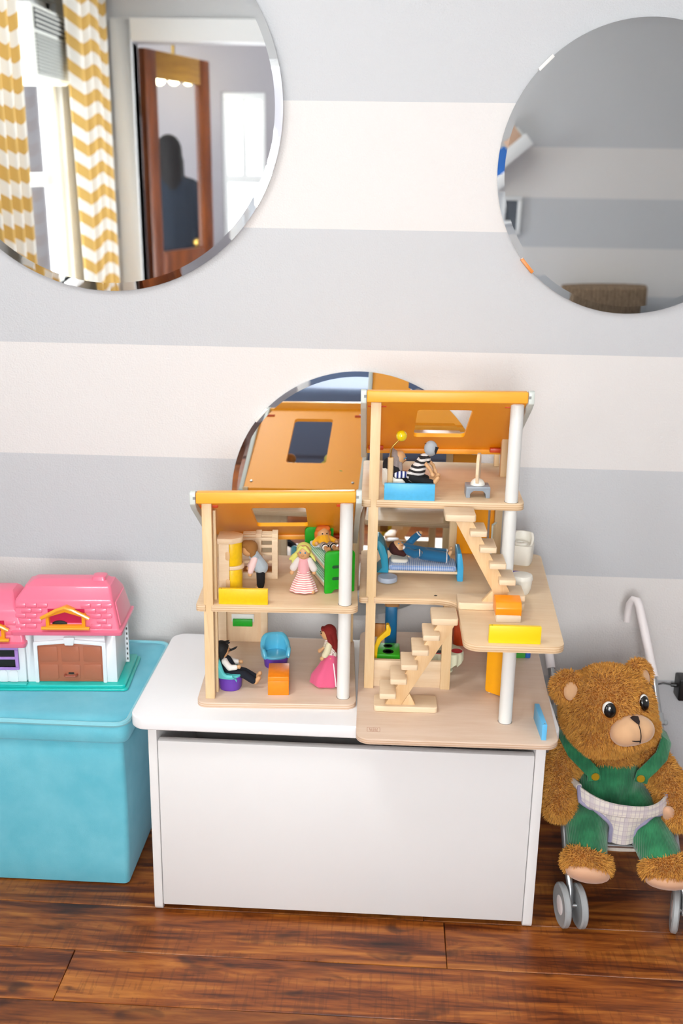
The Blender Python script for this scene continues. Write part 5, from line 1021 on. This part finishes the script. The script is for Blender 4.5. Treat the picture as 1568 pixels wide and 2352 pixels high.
# plush pile: many small tufts on the bare parts of the body
def fur(me, n, length, skip):
    me.calc_loop_triangles(); T = np.empty(len(me.loop_triangles) * 3, 'i'); me.loop_triangles.foreach_get('vertices', T); T = T.reshape(-1, 3)
    V = np.empty(len(me.vertices) * 3); me.vertices.foreach_get('co', V); V = V.reshape(-1, 3); N = np.empty(len(me.vertices) * 3); me.vertices.foreach_get('normal', N); N = N.reshape(-1, 3)
    A = np.linalg.norm(np.cross(V[T[:, 1]] - V[T[:, 0]], V[T[:, 2]] - V[T[:, 0]]), axis=1); rng = np.random.default_rng(3)
    t = rng.choice(len(T), n, p=A / A.sum()); b = rng.random((n, 2)); f = b.sum(1) > 1; b[f] = 1 - b[f]; w = np.c_[1 - b.sum(1), b]
    P = (V[T[t]] * w[:, :, None]).sum(1); Q = (N[T[t]] * w[:, :, None]).sum(1); Q /= np.linalg.norm(Q, axis=1)[:, None]
    keep = np.ones(n, bool)
    for s in skip: keep &= ~s(P * 1000)
    P, Q = P[keep], Q[keep]; k = len(P)
    g = Q * 1.0 + rng.normal(0, .33, (k, 3)) + np.array([0, -.15, -.38]); g /= np.linalg.norm(g, axis=1)[:, None]
    sd = np.cross(g, rng.normal(0, 1, (k, 3))); sd /= np.linalg.norm(sd, axis=1)[:, None]
    L = length * rng.uniform(.6, 1.25, (k, 1)); W = .00085 * rng.uniform(.7, 1.3, (k, 1)); P = P - Q * .0008
    X = np.stack([P - sd * W, P + sd * W, P + g * L * .6 + sd * W * .8 , P + g * L * .6 - sd * W * .8, P + g * L + np.array([0, 0, -.0012])], 1).reshape(-1, 3)
    i = np.arange(k)[:, None] * 5; F = np.concatenate([i + np.array([[0, 1, 2, 3]])], 0); G = i + np.array([[3, 2, 4]])
    mesh = bpy.data.meshes.new('fur'); mesh.from_pydata(X.tolist(), [], F.tolist() + G.tolist()); mesh.polygons.foreach_set('use_smooth', [True] * len(mesh.polygons)); return mesh
def in_caps(parts, d):
    def f(P):
        r = np.zeros(len(P), bool)
        for p in parts:
            if p[0] == 'c':
                a, b = np.array(p[1]), np.array(p[2]); u = np.clip(((P - a) @ (b - a)) / ((b - a) @ (b - a)), 0, 1); r |= np.linalg.norm(P - a - u[:, None] * (b - a), axis=1) < (p[3] + (p[4] - p[3]) * u + d)
            else:
                q = P - np.array(p[1]); q = q @ np.array(p[3]) if len(p) > 3 else q; r |= ((q / (np.array(p[2]) + d)) ** 2).sum(1) < 1
        return r
    return f
fm = NT('golden_brown_plush'); v = fm.coord(); fm.base(fm.ramp(fm.noise(v, 55, 4, .7), [(.3, lin('#bb761f')), (.7, lin('#eeb252'))])); fm.b.inputs['Roughness'].default_value = .8; fm.b.inputs['Sheen Weight'].default_value = .5; fm.b.inputs['Sheen Tint'].default_value = lin('#ffd9a0')
_eyes = []
for s in (-1, 1):
    dirv = Vector((s * .40, -.80, .20)).normalized(); sx = 1 / math.sqrt((dirv.x / 96) ** 2 + (dirv.y / 86) ** 2 + (dirv.z / 90) ** 2); _eyes.append(('c', hd(*(dirv * (sx + 1))), hd(*(dirv * (sx + 2))) + HR @ Vector((0, 0, 12)), 17, 15))
skips = [in_caps(_eyes, 0), in_caps(cl_parts, -1), in_caps([('e', hd(0, -84, -26), (46, 36, 31), HR)], 1), in_caps([('e', f[1] + q @ Vector((0, -6, -20)), (45, 33, 17.5), q) for f, q in ((feet[0], FRL), (feet[1], FRR))], 0), in_caps([('e', e[1] + e[3] @ Vector((s * -2, -14.5, -4)), (16, 8, 20), e[3]) for e, s in zip(ears, (-1, 1))], 1)]
fo = obj('fur', fur(body_mesh, 110000, .0105, skips), fm.m, br); fo['kind'] = 'stuff'

# ================================================================ POWER ADAPTER ON THE WALL
pa_ = thing('power_adapter', 'black power adapter with cable on the striped wall at the right edge', 'power adapter', (.735, -.002, .268))
M().box(-.030, .030, -.045, 0, .0, .056).build('adapter_body', plain('black_plastic', '#141416', .4), pa_, .004, 3)
M().tube([(-.030, -.02, .03), (-.042, -.018, .03)], .005, 8).build('strain_relief', MATS['black_plastic'], pa_)
M().tube([(-.042, -.018, .03), (-.06, -.016, .032), (-.075, -.012, .026), (-.095, -.010, -.02), (-.11, -.010, -.12), (-.10, -.012, -.25), (-.02, -.03, -.262)], .0021, 8).build('cable', MATS['black_plastic'], pa_)
